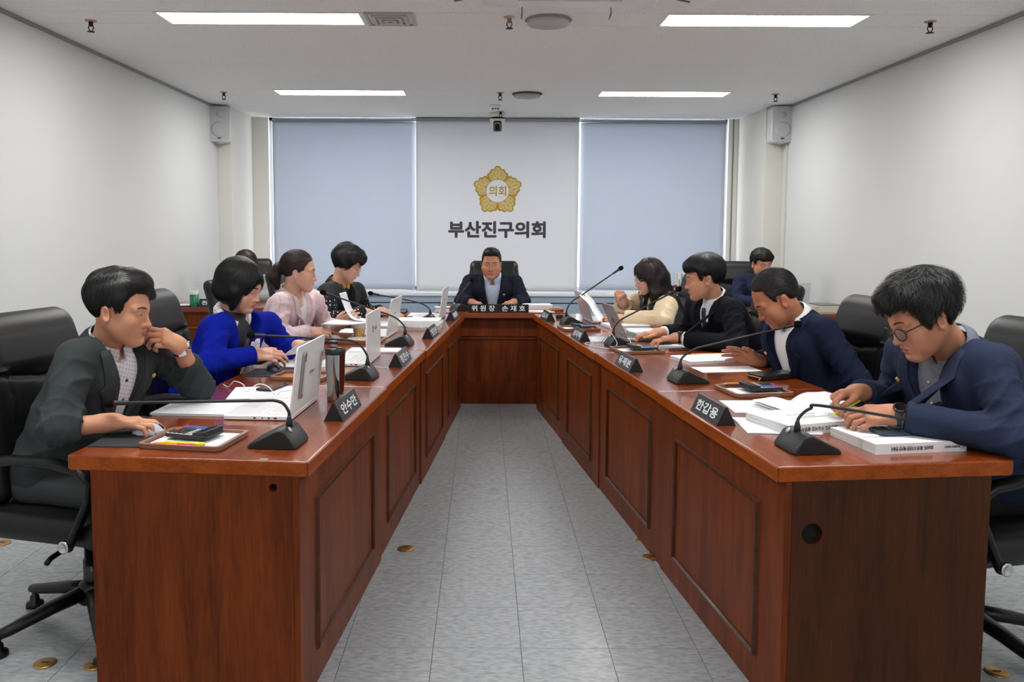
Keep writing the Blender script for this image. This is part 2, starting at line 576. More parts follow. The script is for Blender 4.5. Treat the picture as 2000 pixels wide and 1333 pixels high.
# ceiling cassette air conditioner with clear deflectors (its edge shows at the top of the picture)
wp = MATS['white_plastic']
t = thing('air_conditioner', 'white ceiling cassette air conditioner above the aisle between the desks', 'air conditioner', (.46, 4.17, CEIL))
MB().prism(rrect(.95, .95, .05), -.035, -.001).build('panel', wp, t, bevel=.008)
gr = MB()
for k in range(15):
    gr.box((-.23, -.24 + k * .033, -.044), (.23, -.225 + k * .033, -.034))
gr.build('grille', mat('grille_grey', (190, 190, 188), .5), t)
for a in range(4):
    M = Matrix.Rotation(a * PI / 2, 4, 'Z')
    MB().box((-.28, .33, -.041), (.28, .40, -.033), M).build('flap', wp, t, bevel=.003)
ac, nt, b = node_mat('clear_acrylic')
b.inputs['Base Color'].default_value = (.94, .96, .99, 1)
b.inputs['Roughness'].default_value = .08
b.inputs['Alpha'].default_value = .13
for nm, lab, M in (('acrylic air deflector plate facing the windows', 0, Matrix.Translation((.46, 4.76, CEIL - .045)) @ Matrix.Rotation(math.radians(-18), 4, 'X')),
                   ('acrylic air deflector plate hung on the side of the left wall', 1, Matrix.Translation((-.145, 4.17, CEIL - .045)) @ Matrix.Rotation(PI / 2, 4, 'Z') @ Matrix.Rotation(math.radians(-18), 4, 'X')),
                   ('acrylic air deflector plate hung on the side of the right wall', 2, Matrix.Translation((1.065, 4.17, CEIL - .045)) @ Matrix.Rotation(-PI / 2, 4, 'Z') @ Matrix.Rotation(math.radians(-18), 4, 'X'))):
    d = thing('air_deflector', 'clear ' + nm, 'air deflector', (0, 0, 0), 0, 'clear deflectors around the cassette')
    d.matrix_world = M
    MB().prism(rrect(.66, .22, .02), -.0015, .0015).build('plate', ac, d)
    for sx in (-.25, .25):
        b_ = MB().tube([(sx, -.05, -.02), (sx, -.05, .04)], .004, 6)
        b_.tube([(sx, -.05, -.02), (sx, .02, -.012)], .005, 6)
        b_.build('bracket', mat('bracket_metal', (120, 112, 108), .4, .7), d, True)

# window: aluminium frame, panes, blinds, convector cabinet
al = mat('window_aluminium', (196, 198, 200), .4, .4)
win = MB()
for x in (WX0, -.80, 1.06, WX1):
    win.box((x - .03, YB + .05, WZ0), (x + .03, YB + .11, CEIL + .02))
win.box((WX0, YB + .05, WZ0), (WX1, YB + .11, WZ0 + .05)); win.box((WX0, YB + .05, CEIL - .03), (WX1, YB + .11, CEIL + .02))
w1 = struct(win.build('window_1', al))
gl, nt, b = node_mat('window_glass')
b.inputs['Base Color'].default_value = (.95, .98, 1, 1); b.inputs['Roughness'].default_value = .02
b.inputs['Alpha'].default_value = .12
for a, c in ((WX0, -.80), (-.80, 1.06), (1.06, WX1)):
    MB().box((a + .03, YB + .075, WZ0 + .05), (c - .03, YB + .081, CEIL - .03)).build('pane', gl, w1)

def blind_mat(name, rgb, k, rough=.8):
    m, nt, b = node_mat(name)
    c = lin(rgb)
    b.inputs['Base Color'].default_value = (*c, 1); b.inputs['Roughness'].default_value = rough
    b.inputs['Specular IOR Level'].default_value = .15
    tr = nt.nodes.new('ShaderNodeBsdfTranslucent'); tr.inputs[0].default_value = (*c, 1)
    mx = nt.nodes.new('ShaderNodeMixShader'); mx.inputs[0].default_value = k
    nt.links.new(b.outputs[0], mx.inputs[1]); nt.links.new(tr.outputs[0], mx.inputs[2])
    nt.links.new(mx.outputs[0], nt.nodes['Material Output'].inputs[0])
    tc = nt.nodes.new('ShaderNodeTexCoord'); n = nt.nodes.new('ShaderNodeTexNoise'); n.inputs['Scale'].default_value = 400
    nt.links.new(tc.outputs['Object'], n.inputs['Vector'])
    bp = nt.nodes.new('ShaderNodeBump'); bp.inputs['Strength'].default_value = .08; bp.inputs['Distance'].default_value = .002
    nt.links.new(n.outputs['Fac'], bp.inputs['Height']); nt.links.new(bp.outputs['Normal'], b.inputs['Normal'])
    return m
blue_b, white_b = blind_mat('blind_blue', (200, 206, 216), .22), blind_mat('blind_white', (224, 226, 230), .12)
def blind(name, label, x0, x1, y, z0, z1, m, curl):
    t = thing(name, label, 'window blind', ((x0 + x1) / 2, y, z0), 0, 'roller blinds before the window')
    w, h = (x1 - x0) / 2, z1 - z0
    pts = []
    nu, nv = 33, 25
    for i in range(nu):
        u = -1 + 2 * i / (nu - 1)
        for j in range(nv):
            v = j / (nv - 1)
            low = (1 - v) ** 1.6
            dy = -.02 * low * max(0, (u * curl - .72) / .28) ** 1.5 + .004 * abs(curl) * math.sin(u * 9 + 1.3) * low
            pts.append((u * w * (1 - .002 * low), dy, v * h))
    MB().grid(pts, nu, nv).build('fabric', m, t, True, thick=.0012)
    MB().tube([(-w, 0, h - .01), (w, 0, h - .01)], .022, 16).build('roller', mat('roller_grey', (150, 156, 164), .4, .3), t, True)
    MB().box((-w, -.008, -.012), (w, .008, .006)).build('bottom_bar', mat('blind_bar', (220, 222, 226), .4), t, bevel=.003)
    return t
bl1 = blind('window_blind', 'blue-grey roller blind nearest the left wall speaker', -2.42, -.785, YB - .02, .715, CEIL - .025, blue_b, 1)
bl3 = blind('window_blind', 'blue-grey roller blind nearest the right wall speaker', 1.105, 2.765, YB - .02, .715, CEIL - .025, blue_b, -1)
bl2 = blind('window_blind', 'white roller blind printed with a gold emblem and dark lettering', -.775, 1.085, YB - .06, .70, CEIL - .012, white_b, 0)
cd = MB()
for k in range(60):
    cd.sphere((1.69, 0, 1.86 - k * .028), .006, 6, 4)
cd.build('bead_chain', mat('bead', (205, 203, 195), .4), bl3)
# emblem print on the middle blind (root of bl2 at x=.155)
go_d, go_l, go_w = mat('emblem_gold', (176, 140, 44), .5), mat('emblem_pale_gold', (206, 186, 118), .5), mat('emblem_white', (222, 224, 228), .6)
U = .000755
EC = Vector((.158 - .155, 0, 1.855 - .70))
def disc(mb, cx, cz, r, y, n=28):
    mb.add([(EC.x + cx + r * math.cos(2 * PI * i / n), y, EC.z + cz + r * math.sin(2 * PI * i / n)) for i in range(n)], [tuple(range(n))])
def bar(mb, p, q, w, y, n=6):
    p, q = Vector(p), Vector(q); d = (q - p).normalized(); s = Vector((-d.y, d.x)) * w
    a = math.atan2(s.y, s.x)
    pts = []
    for i in range(n + 1):
        t_ = a + PI * i / n
        pts.append(p + Vector((math.cos(t_), math.sin(t_))) * w)
    for i in range(n + 1):
        t_ = a + PI + PI * i / n
        pts.append(q + Vector((math.cos(t_), math.sin(t_))) * w)
    mb.add([(EC.x + v.x, y, EC.z + v.y) for v in pts], [tuple(range(len(pts)))])
D, Lt, Ln = MB(), MB(), MB()
for k in range(5):
    a0 = PI / 2 + k * 2 * PI / 5
    for j, (da, rr, rd) in enumerate(((0, 325, 55), (14.5, 292, 49), (-14.5, 292, 49), (26.5, 262, 46), (-26.5, 262, 46))):
        a = a0 + math.radians(da)
        c_, s_ = math.cos(a), math.sin(a)
        bar(D, (c_ * 165 * U, s_ * 165 * U), (c_ * rr * U, s_ * rr * U), rd * U, -.0020 - .00001 * j)
        ai = a0 + math.radians(da * .86)
        bar(Lt, (math.cos(ai) * 195 * U, math.sin(ai) * 195 * U), (math.cos(ai) * (rr - 4) * U, math.sin(ai) * (rr - 4) * U), (rd - 17) * U, -.0025 - .00001 * j)
        ri = rr - (10 if j == 0 else 0)
        bar(Ln, (math.cos(ai) * (ri - 62) * U, math.sin(ai) * (ri - 62) * U), (math.cos(ai) * ri * U, math.sin(ai) * ri * U), 4.5 * U, -.0030)
    a = a0
    Ln.add([(EC.x + math.cos(a) * 218 * U, -.0031, EC.z + math.sin(a) * 218 * U)] + [(EC.x + math.cos(a + d) * 172 * U, -.0031, EC.z + math.sin(a + d) * 172 * U) for d in (.11, -.11)], [(0, 1, 2)])
D.build('emblem_outline', go_d, bl2); Lt.build('emblem_petals', go_l, bl2); eo = Ln.build('emblem_lines', go_d, bl2); eo['kind'] = 'stuff'
R1, R2 = MB(), MB()
disc(R1, 0, 0, 180 * U, -.0034, 48); disc(R2, 0, 0, 171 * U, -.0038, 48)
R1.build('emblem_ring', go_d, bl2); R2.build('emblem_centre', go_w, bl2)
FX = Matrix.Rotation(PI / 2, 4, 'X')
put_text(bl2, '의회', .193, .112, go_d, Matrix.Translation((EC.x, -.0039, EC.z)) @ FX, .0022)
put_text(bl2, '부산진구의회', 1.105, .178, mat('print_dark', (62, 56, 66), .6), Matrix.Translation((EC.x - .005, -.002, 1.415 - .70)) @ FX, .0085)

cab = mat('cabinet_blue_grey', (150, 166, 184), .45)
t = thing('window_cabinet', 'long blue-grey convector cabinet under the window blinds', 'cabinet', (.17, 9.36, 0))
x0, x1 = -2.62, 2.62
MB().box((x0, -.14, 0), (x1, .135, .58)).build('front', cab, t)
MB().box((x0, -.145, .592), (x1, .135, .665)).build('top_rail', cab, t, bevel=.003)
MB().box((x0, -.135, .578), (x1, .13, .594)).build('groove', mat('dark_gap', (40, 46, 54), .8), t)
MB().box((x0, -.16, .665), (x1, .138, .685)).build('sill', mat('sill_white', (206, 210, 212), .45), t, bevel=.003)

# loudspeakers on the pillars
spm, spg = mat('speaker_white', (216, 216, 216), .45), mat('speaker_grille', (196, 197, 199), .6, bump=(600, .3, (1, 1, 1)))
for x, y, z, rz, lab in ((-2.735, 8.585, 2.485, .25, 'white wall loudspeaker high on the left pillar'), (3.02, 8.46, 2.492, -.08, 'white wall loudspeaker high on the right pillar')):
    t = thing('loudspeaker', lab, 'loudspeaker', (x, y, z), rz, 'pair of wall loudspeakers')
    MB().prism(rrect(.225, .36, .03), -.09, .09, Matrix.Rotation(PI / 2, 4, 'X')).build('cabinet', spm, t, bevel=.012, seg=3)
    MB().prism(rrect(.205, .335, .025), .0905, .094, Matrix.Rotation(PI / 2, 4, 'X')).build('grille', spg, t)
    MB().lathe([(.078, 0), (.078, .004), (.06, .006), (.001, .007)], 32, Matrix.Translation((0, -.094, -.055)) @ Matrix.Rotation(PI / 2, 4, 'X')).build('woofer', spg, t, True)
    MB().lathe([(.028, 0), (.028, .004), (.001, .006)], 24, Matrix.Translation((0, -.094, .095)) @ Matrix.Rotation(PI / 2, 4, 'X')).build('tweeter', spg, t, True)
    MB().box((-.018, -.0965, -.152), (.018, -.094, -.138)).build('badge', mat('badge_dark', (70, 72, 76), .4), t)
    MB().tube([(0, .02, .17), (0, .02, .20), (0, .10, .20)], .008, 8).build('bracket', mat('bracket_dark', (60, 60, 60), .5), t, True)
    MB().lathe([(.03, -.192), (.045, -.18), (.045, -.176)], 20).build('knob', spm, t, True)

# pan-tilt camera under the ceiling
t = thing('ceiling_camera', 'white pan-tilt camera with black lens hanging under the ceiling', 'camera', (.145, 9.06, CEIL))
MB().lathe([(.088, 0), (.09, -.02), (.088, -.034), (.08, -.05)], 36).build('base', wp, t, True)
MB().lathe([(.079, -.05), (.081, -.062)], 36).build('ring', dk, t, True)
y_ = MB(); y_.prism([(-.083, -.062), (-.062, -.205), (.062, -.205), (.083, -.062)], -.05, .05, Matrix.Rotation(PI / 2, 4, 'X'))
y_.build('yoke', wp, t, bevel=.012, seg=3)
MB().prism(rrect(.088, .115, .02), .0505, .056, Matrix.Translation((0, 0, -.148)) @ Matrix.Rotation(PI / 2, 4, 'X')).build('lens_housing', dk, t, bevel=.003)
MB().prism(rrect(.066, .086, .012), .056, .059, Matrix.Translation((0, 0, -.156)) @ Matrix.Rotation(PI / 2, 4, 'X')).build('lens_trim', mat('lens_trim', (170, 172, 176), .3, .6), t)
MB().prism(rrect(.054, .076, .01), .059, .066, Matrix.Translation((0, 0, -.160)) @ Matrix.Rotation(PI / 2, 4, 'X')).build('lens', mat('lens_glass', (8, 8, 10), .08), t, bevel=.003)

# brass floor outlets
brass = mat('brass', (176, 138, 78), .32, .85)
for x, y, lab in ((-.342, 3.554, 'brass floor outlet cap in the aisle beside the left desks'), (-1.431, 2.579, 'brass floor outlet cap behind the grey-suited man, nearer the chair foot'), (-1.262, 2.571, 'brass floor outlet cap half under the end of the left desks'),
                  (-2.167, 3.598, 'brass floor outlet cap near the left wall'), (.735, 3.47, 'brass floor outlet cap at the foot of the right desks, larger one'), (.742, 3.66, 'brass floor outlet cap mostly under the right desks'), (1.67, 2.55, 'brass floor outlet cap beside the end of the right desks')):
    t = thing('floor_outlet', lab, 'floor outlet', (x, y, 0), 0, 'brass floor outlets')
    MB().lathe([(.036, 0), (.036, .003), (.032, .005), (.001, .005)], 28).build('ring', brass, t, True)
    MB().box((-.012, -.003, .005), (.012, .003, .0062)).build('slot', mat('brass_dark', (70, 52, 28), .5, .6), t)
# ================================================================ signed-distance modelling (people, cushions)
def _seg(P, a, b):
    a = np.asarray(a, np.float32); b = np.asarray(b, np.float32)
    ab = b - a
    pa = P - a
    t = np.clip(pa @ ab / max(float(ab @ ab), 1e-9), 0, 1)
    return np.sqrt(((pa - t[:, None] * ab) ** 2).sum(1)), t
def s_cap(P, a, b, ra, rb=None):
    d, t = _seg(P, a, b)
    return d - (ra if rb is None else ra + (rb - ra) * t)
def s_ell(P, c, r, R=None):
    q = P - np.asarray(c, np.float32)
    if R is not None:
        q = q @ R                       # columns of R are the ellipsoid axes
    r = np.asarray(r, np.float32)
    k0 = np.sqrt(((q / r) ** 2).sum(1)); k1 = np.sqrt(((q / (r * r)) ** 2).sum(1))
    return k0 * (k0 - 1) / np.maximum(k1, 1e-6)
def s_box(P, c, h, R=None, rad=.0):
    q = P - np.asarray(c, np.float32)
    if R is not None:
        q = q @ R
    q = np.abs(q) - (np.asarray(h, np.float32) - rad)
    return np.sqrt((np.maximum(q, 0) ** 2).sum(1)) + np.minimum(q.max(1), 0) - rad
def smin(a, b, k):
    h = np.maximum(k - np.abs(a - b), 0) / k
    return np.minimum(a, b) - h * h * k * .25
def smax(a, b, k):
    return -smin(-a, -b, k)
def rotm(ax, deg):
    c, s = math.cos(math.radians(deg)), math.sin(math.radians(deg))
    return np.array({'x': [[1, 0, 0], [0, c, -s], [0, s, c]], 'y': [[c, 0, s], [0, 1, 0], [-s, 0, c]], 'z': [[c, -s, 0], [s, c, 0], [0, 0, 1]]}[ax], np.float32)

_EDG = [((0, 0, 0), (1, 0, 0)), ((0, 1, 0), (1, 1, 0)), ((0, 0, 1), (1, 0, 1)), ((0, 1, 1), (1, 1, 1)),
        ((0, 0, 0), (0, 1, 0)), ((1, 0, 0), (1, 1, 0)), ((0, 0, 1), (0, 1, 1)), ((1, 0, 1), (1, 1, 1)),
        ((0, 0, 0), (0, 0, 1)), ((1, 0, 0), (1, 0, 1)), ((0, 1, 0), (0, 1, 1)), ((1, 1, 0), (1, 1, 1))]
def nets(f, lo, hi, h):
    """surface nets of the zero set of f inside the box; returns vertices and quads"""
    lo = np.asarray(lo, np.float32); hi = np.asarray(hi, np.float32)
    n = np.ceil((hi - lo) / h).astype(int) + 1
    ax = [lo[i] + h * np.arange(n[i], dtype=np.float32) for i in range(3)]
    # coarse pass: only blocks near the surface are evaluated finely
    B = 6
    nb = (n + B - 1) // B
    cb = [lo[i] + h * (np.arange(nb[i], dtype=np.float32) * B + B / 2 - .5) for i in range(3)]
    G = np.stack(np.meshgrid(*cb, indexing='ij'), -1).reshape(-1, 3)
    dc = f(G)
    near = (np.abs(dc) < h * B * 1.35 + .004).reshape(nb)
    D = np.repeat(np.repeat(np.repeat(np.sign(dc).reshape(nb).astype(np.float32), B, 0), B, 1), B, 2)[:n[0], :n[1], :n[2]] * h
    msk = np.repeat(np.repeat(np.repeat(near, B, 0), B, 1), B, 2)[:n[0], :n[1], :n[2]]
    idx = np.argwhere(msk)
    P = np.stack([ax[i][idx[:, i]] for i in range(3)], -1)
    out = np.empty(len(P), np.float32)
    for s in range(0, len(P), 150000):
        out[s:s + 150000] = f(P[s:s + 150000])
    D[msk] = out
    D[0], D[-1], D[:, 0], D[:, -1], D[:, :, 0], D[:, :, -1] = (np.maximum(x, h * .01) for x in (D[0], D[-1], D[:, 0], D[:, -1], D[:, :, 0], D[:, :, -1]))
    S = D < 0
    m = n - 1
    cnt = np.zeros(m, np.float32); acc = np.zeros((*m, 3), np.float32)
    sl = lambda o: tuple(slice(o[i], o[i] + m[i]) for i in range(3))
    for a, b in _EDG:
        sa, sb = S[sl(a)], S[sl(b)]
        w = sa != sb
        if not w.any():
            continue
        da, db = D[sl(a)][w], D[sl(b)][w]
        t = da / (da - db)
        cnt[w] += 1
        acc[w] += np.asarray(a, np.float32) + t[:, None] * (np.asarray(b, np.float32) - np.asarray(a, np.float32))
    act = cnt > 0
    ci = np.argwhere(act)
    V = lo + h * (ci + acc[act] / cnt[act][:, None])
    ids = np.full(m, -1, np.int64); ids[act] = np.arange(len(ci))
    quads = []
    for d in range(3):
        e = np.zeros(3, int); e[d] = 1
        u, v = (d + 1) % 3, (d + 2) % 3
        A = S[tuple(slice(0, n[i] - e[i]) for i in range(3))]; Bq = S[tuple(slice(e[i], n[i]) for i in range(3))]
        I = np.argwhere(A != Bq)
        I = I[(I[:, u] > 0) & (I[:, v] > 0) & (I[:, u] < m[u]) & (I[:, v] < m[v])]
        if not len(I):
            continue
        fl = A[tuple(I.T)]
        I1 = I.copy(); I1[:, u] -= 1
        I2 = I1.copy(); I2[:, v] -= 1
        I3 = I.copy(); I3[:, v] -= 1
        q = np.stack([ids[tuple(I.T)], ids[tuple(I1.T)], ids[tuple(I2.T)], ids[tuple(I3.T)]], -1)
        q[~fl] = q[~fl][:, ::-1]
        quads.append(q)
    Q = np.concatenate(quads)
    Q = Q[(Q >= 0).all(1)]
    # one Newton step puts the vertices on the surface
    g, dv = grad(f, V, h * .5)
    V = V - g * np.clip(dv, -h * .6, h * .6)[:, None]
    return V, Q
def grad(f, V, e=.002):
    d0 = f(V)
    g = np.stack([f(V + np.asarray(o, np.float32) * e) - d0 for o in ((1, 0, 0), (0, 1, 0), (0, 0, 1))], -1)
    g /= np.maximum(np.linalg.norm(g, axis=1, keepdims=True), 1e-6)
    return g.astype(np.float32), d0
def np_mesh(name, parts, mats, smooth=True):
    """parts: list of (V, Q, material index) joined into one mesh"""
    me = bpy.data.meshes.new(name)
    off = 0; vs = []; loops = []; mi = []; sizes = []
    for V, Q, k in parts:
        vs.append(np.asarray(V, np.float32)); loops.append((np.asarray(Q, np.int64) + off).ravel())
        sizes += [Q.shape[1]] * len(Q)
        mi += [k] * len(Q); off += len(V)
    V = np.concatenate(vs); L = np.concatenate(loops).astype(np.int32)
    sizes = np.array(sizes, np.int32)
    me.vertices.add(len(V)); me.vertices.foreach_set('co', V.ravel())
    me.loops.add(len(L)); me.loops.foreach_set('vertex_index', L)
    me.polygons.add(len(sizes))
    me.polygons.foreach_set('loop_start', np.concatenate([[0], np.cumsum(sizes)[:-1]]).astype(np.int32))
    for m in mats:
        me.materials.append(m)
    me.polygons.foreach_set('material_index', np.array(mi, np.int32))
    me.update(calc_edges=True)
    me.validate()
    if smooth:
        me.polygons.foreach_set('use_smooth', [True] * len(me.polygons))
    return me

# ================================================================ DESKS
wood_v = wood_mat('cherry_wood_upright', (78, 30, 7), (122, 56, 14), (5, 5, .5), .45, .06)
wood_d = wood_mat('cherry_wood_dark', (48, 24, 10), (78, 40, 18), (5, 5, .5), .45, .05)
wood_t = wood_mat('cherry_wood_top', (104, 38, 8), (148, 68, 16), (.45, 5, 5), .3, .9)
wood_e = wood_mat('cherry_wood_edge', (124, 52, 8), (164, 80, 16), (.5, 4, 8), .4, .15)
mould_m = wood_mat('cherry_wood_moulding', (54, 30, 16), (84, 48, 28), (3, 3, 3), .35, .3)
hole_m = mat('hole_dark', (12, 9, 7), .9)
TZ = .755

def plate_hole(mb, x, y0, y1, z0, z1, th, hy, hz, r, n=28):
    """upright plate at x (thickness th in +x) with a round hole through it"""
    ring = [(hy + r * math.cos(2 * PI * i / n + PI / n), hz + r * math.sin(2 * PI * i / n + PI / n)) for i in range(n)]
    def outer(p):
        dy, dz = p[0] - hy, p[1] - hz
        ts = []
        if dy > 1e-9: ts.append((y1 - hy) / dy)
        if dy < -1e-9: ts.append((y0 - hy) / dy)
        if dz > 1e-9: ts.append((z1 - hz) / dz)
        if dz < -1e-9: ts.append((z0 - hz) / dz)
        t = min(ts); return (hy + dy * t, hz + dz * t)
    out = [outer(p) for p in ring]
    corners = [(y1, z1), (y0, z1), (y0, z0), (y1, z0)]
    for c in corners:                         # snap the nearest outline point to each corner
        k = min(range(n), key=lambda i: (out[i][0] - c[0]) ** 2 + (out[i][1] - c[1]) ** 2)
        out[k] = c
    vs = [(x, *p) for p in ring] + [(x, *p) for p in out] + [(x + th, *p) for p in ring] + [(x + th, *p) for p in out]
    fs = []
    for i in range(n):
        j = (i + 1) % n
        fs += [(i, n + i, n + j, j), (2 * n + i, 2 * n + j, 3 * n + j, 3 * n + i), (i, j, 2 * n + j, 2 * n + i), (n + i, 3 * n + i, 3 * n + j, n + j)]
    mb.add(vs, fs)

def row_mat(side):
    return (math.radians(85.0) if side == 'L' else math.radians(-83.8))
def row_pt(side, a, o, z=0.):
    p = (L0 + Le * a + Lo * o) if side == 'L' else (R0 + Re * a + Ro * o)
    return Vector((p.x, p.y, z))
DW = .73
def desk(side, a0, a1, label, hole=None, shift=0.):
    Lh = (a1 - a0) / 2 - .001
    t = thing('desk', label, 'desk', row_pt(side, (a0 + a1) / 2, shift), row_mat(side), 'council desks in two rows')
    tp = MB().prism([(-Lh, 0), (Lh, 0), (Lh, DW), (-Lh, DW)], TZ - .045, TZ)
    tp.build('desktop', wood_t, t, bevel=.006)
    MB().box((-Lh, -.0012, TZ - .044), (Lh, .0008, TZ - .004)).build('edge_band', wood_e, t)
    e0 = -1 if side == 'L' else 1                     # end nearest the lens
    MB().box((e0 * Lh - .001, 0.005, TZ - .044), (e0 * Lh + .001, DW - .01, TZ - .005)).build('edge_band', wood_e, t)
    fp = MB().box((-Lh, .028, 0), (Lh, .048, TZ - .045)).build('front_panel', wood_v, t, bevel=.002)
    sides = [(-Lh, 'L'), (Lh - .02, 'R')]
    for x, _ in sides:
        mb = MB()
        near = (x < 0) == (side == 'L')
        if hole and near:
            plate_hole(mb, x, .048, .66, .0, TZ - .045, .02, hole[0], hole[1], hole[2])
        else:
            mb.box((x, .048, 0), (x + .02, .66, TZ - .045))
        if hole and near:
            hx = x + .021 if x < 0 else x - .061
            MB().box((hx, .06, hole[1] - .10), (hx + .06, .30, TZ - .046)).build('hole_light_block', hole_m, t)  # added dark box behind the hole, keeps light out so it looks black
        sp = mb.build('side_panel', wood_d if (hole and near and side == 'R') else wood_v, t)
    mx, z0, z1, w = Lh - .16, .105, .60, .016
    for p, q in (((-mx, z0), (mx, z0)), ((mx, z0), (mx, z1)), ((mx, z1), (-mx, z1)), ((-mx, z1), (-mx, z0))):
        (xa, za), (xb, zb) = p, q
        d = Vector((xb - xa, 0, zb - za)).normalized(); nrm = Vector((-d.z, 0, d.x))      # inward
        prof = [(0, 0), (.004, -.009), (.010, -.011), (.016, -.004), (.016, 0)]
        pts = []
        for end, base in ((0, Vector((xa, .028, za))), (1, Vector((xb, .028, zb)))):
            for u, v in prof:
                pts.append(base + nrm * u + d * (u if end == 0 else -u) + Vector((0, v, 0)))
        n = len(prof)
        MB().add(pts, [(i, i + 1, n + i + 1, n + i) for i in range(n - 1)]).build('moulding', mould_m, fp)
    return t
LB = [0, 1.118, 2.175, 3.19, 4.14]
RB = [0, 1.085, 2.15, 3.125, 4.17]
LLAB = ['reddish wooden desk of the left row with a small cable hole in its end panel', 'reddish wooden desk in front of the woman in the royal blue jacket', 'reddish wooden desk in front of the woman in the pale pink checked jacket', 'reddish wooden desk in front of the woman in black with white dots']
RLAB = ['reddish wooden desk of the right row with a large round hole in its end panel', 'reddish wooden desk in front of the older man in navy with a white shirt', 'reddish wooden desk in front of the young man in a black suit and tie', 'reddish wooden desk in front of the woman with beige sleeves']
for i in range(4):
    desk('L', LB[i], LB[i + 1], LLAB[i], (.105, .675, .0125) if i == 0 else None, [0, .008, 0, .006][i])
    desk('R', RB[i], RB[i + 1], RLAB[i], (.110, .555, .031) if i == 0 else None, [0, .006, 0, .008][i])
# chair's desk at the head of the aisle
t = thing('head_desk', 'reddish wooden desk at the head of the aisle with two black name plates', 'desk', (.12, 6.56, 0))
MB().box((-.52, -.035, TZ - .045), (.545, .60, TZ)).build('desktop', wood_t, t, bevel=.005)
MB().box((-.50, .045, .0), (.52, .065, TZ - .045)).build('front_panel', wood_v, t)
MB().box((-.50, .036, .555), (.52, .045, TZ - .045)).build('rail', wood_v, t, bevel=.002)
MB().box((-.50, .036, .53), (.52, .0445, .546)).build('rail', wood_v, t, bevel=.002)
MB().box((-.50, .036, .0), (.52, .045, .18)).build('rail', wood_v, t, bevel=.002)
for x in (-.50, .505):
    MB().box((x, .07, 0), (x + .02, .56, TZ - .045)).build('side_panel', wood_v, t)
# staff desks at the back
def staff_desk(x0, x1, y0, label):
    t = thing('side_desk', label, 'desk', ((x0 + x1) / 2, y0, 0), 0, 'staff desks at the back')
    w = (x1 - x0) / 2
    MB().box((-w, 0, TZ - .04), (w, .6, TZ)).build('desktop', wood_t, t, bevel=.004)
    MB().box((-w + .02, .03, 0), (w - .02, .05, TZ - .04)).build('front_panel', wood_v, t)
    MB().box((-w + .06, .022, .575), (w - .06, .03, .59)).build('moulding', wood_e, t)
    for x in (-w + .001, w - .021):
        MB().box((x, .05, 0), (x + .02, .57, TZ - .04)).build('side_panel', wood_v, t)
staff_desk(-2.74, -1.70, 6.84, 'reddish wooden side desk by the left wall carrying a green bottle')
staff_desk(1.95, 3.0, 6.55, 'reddish wooden side desk by the right wall in front of the seated clerk')

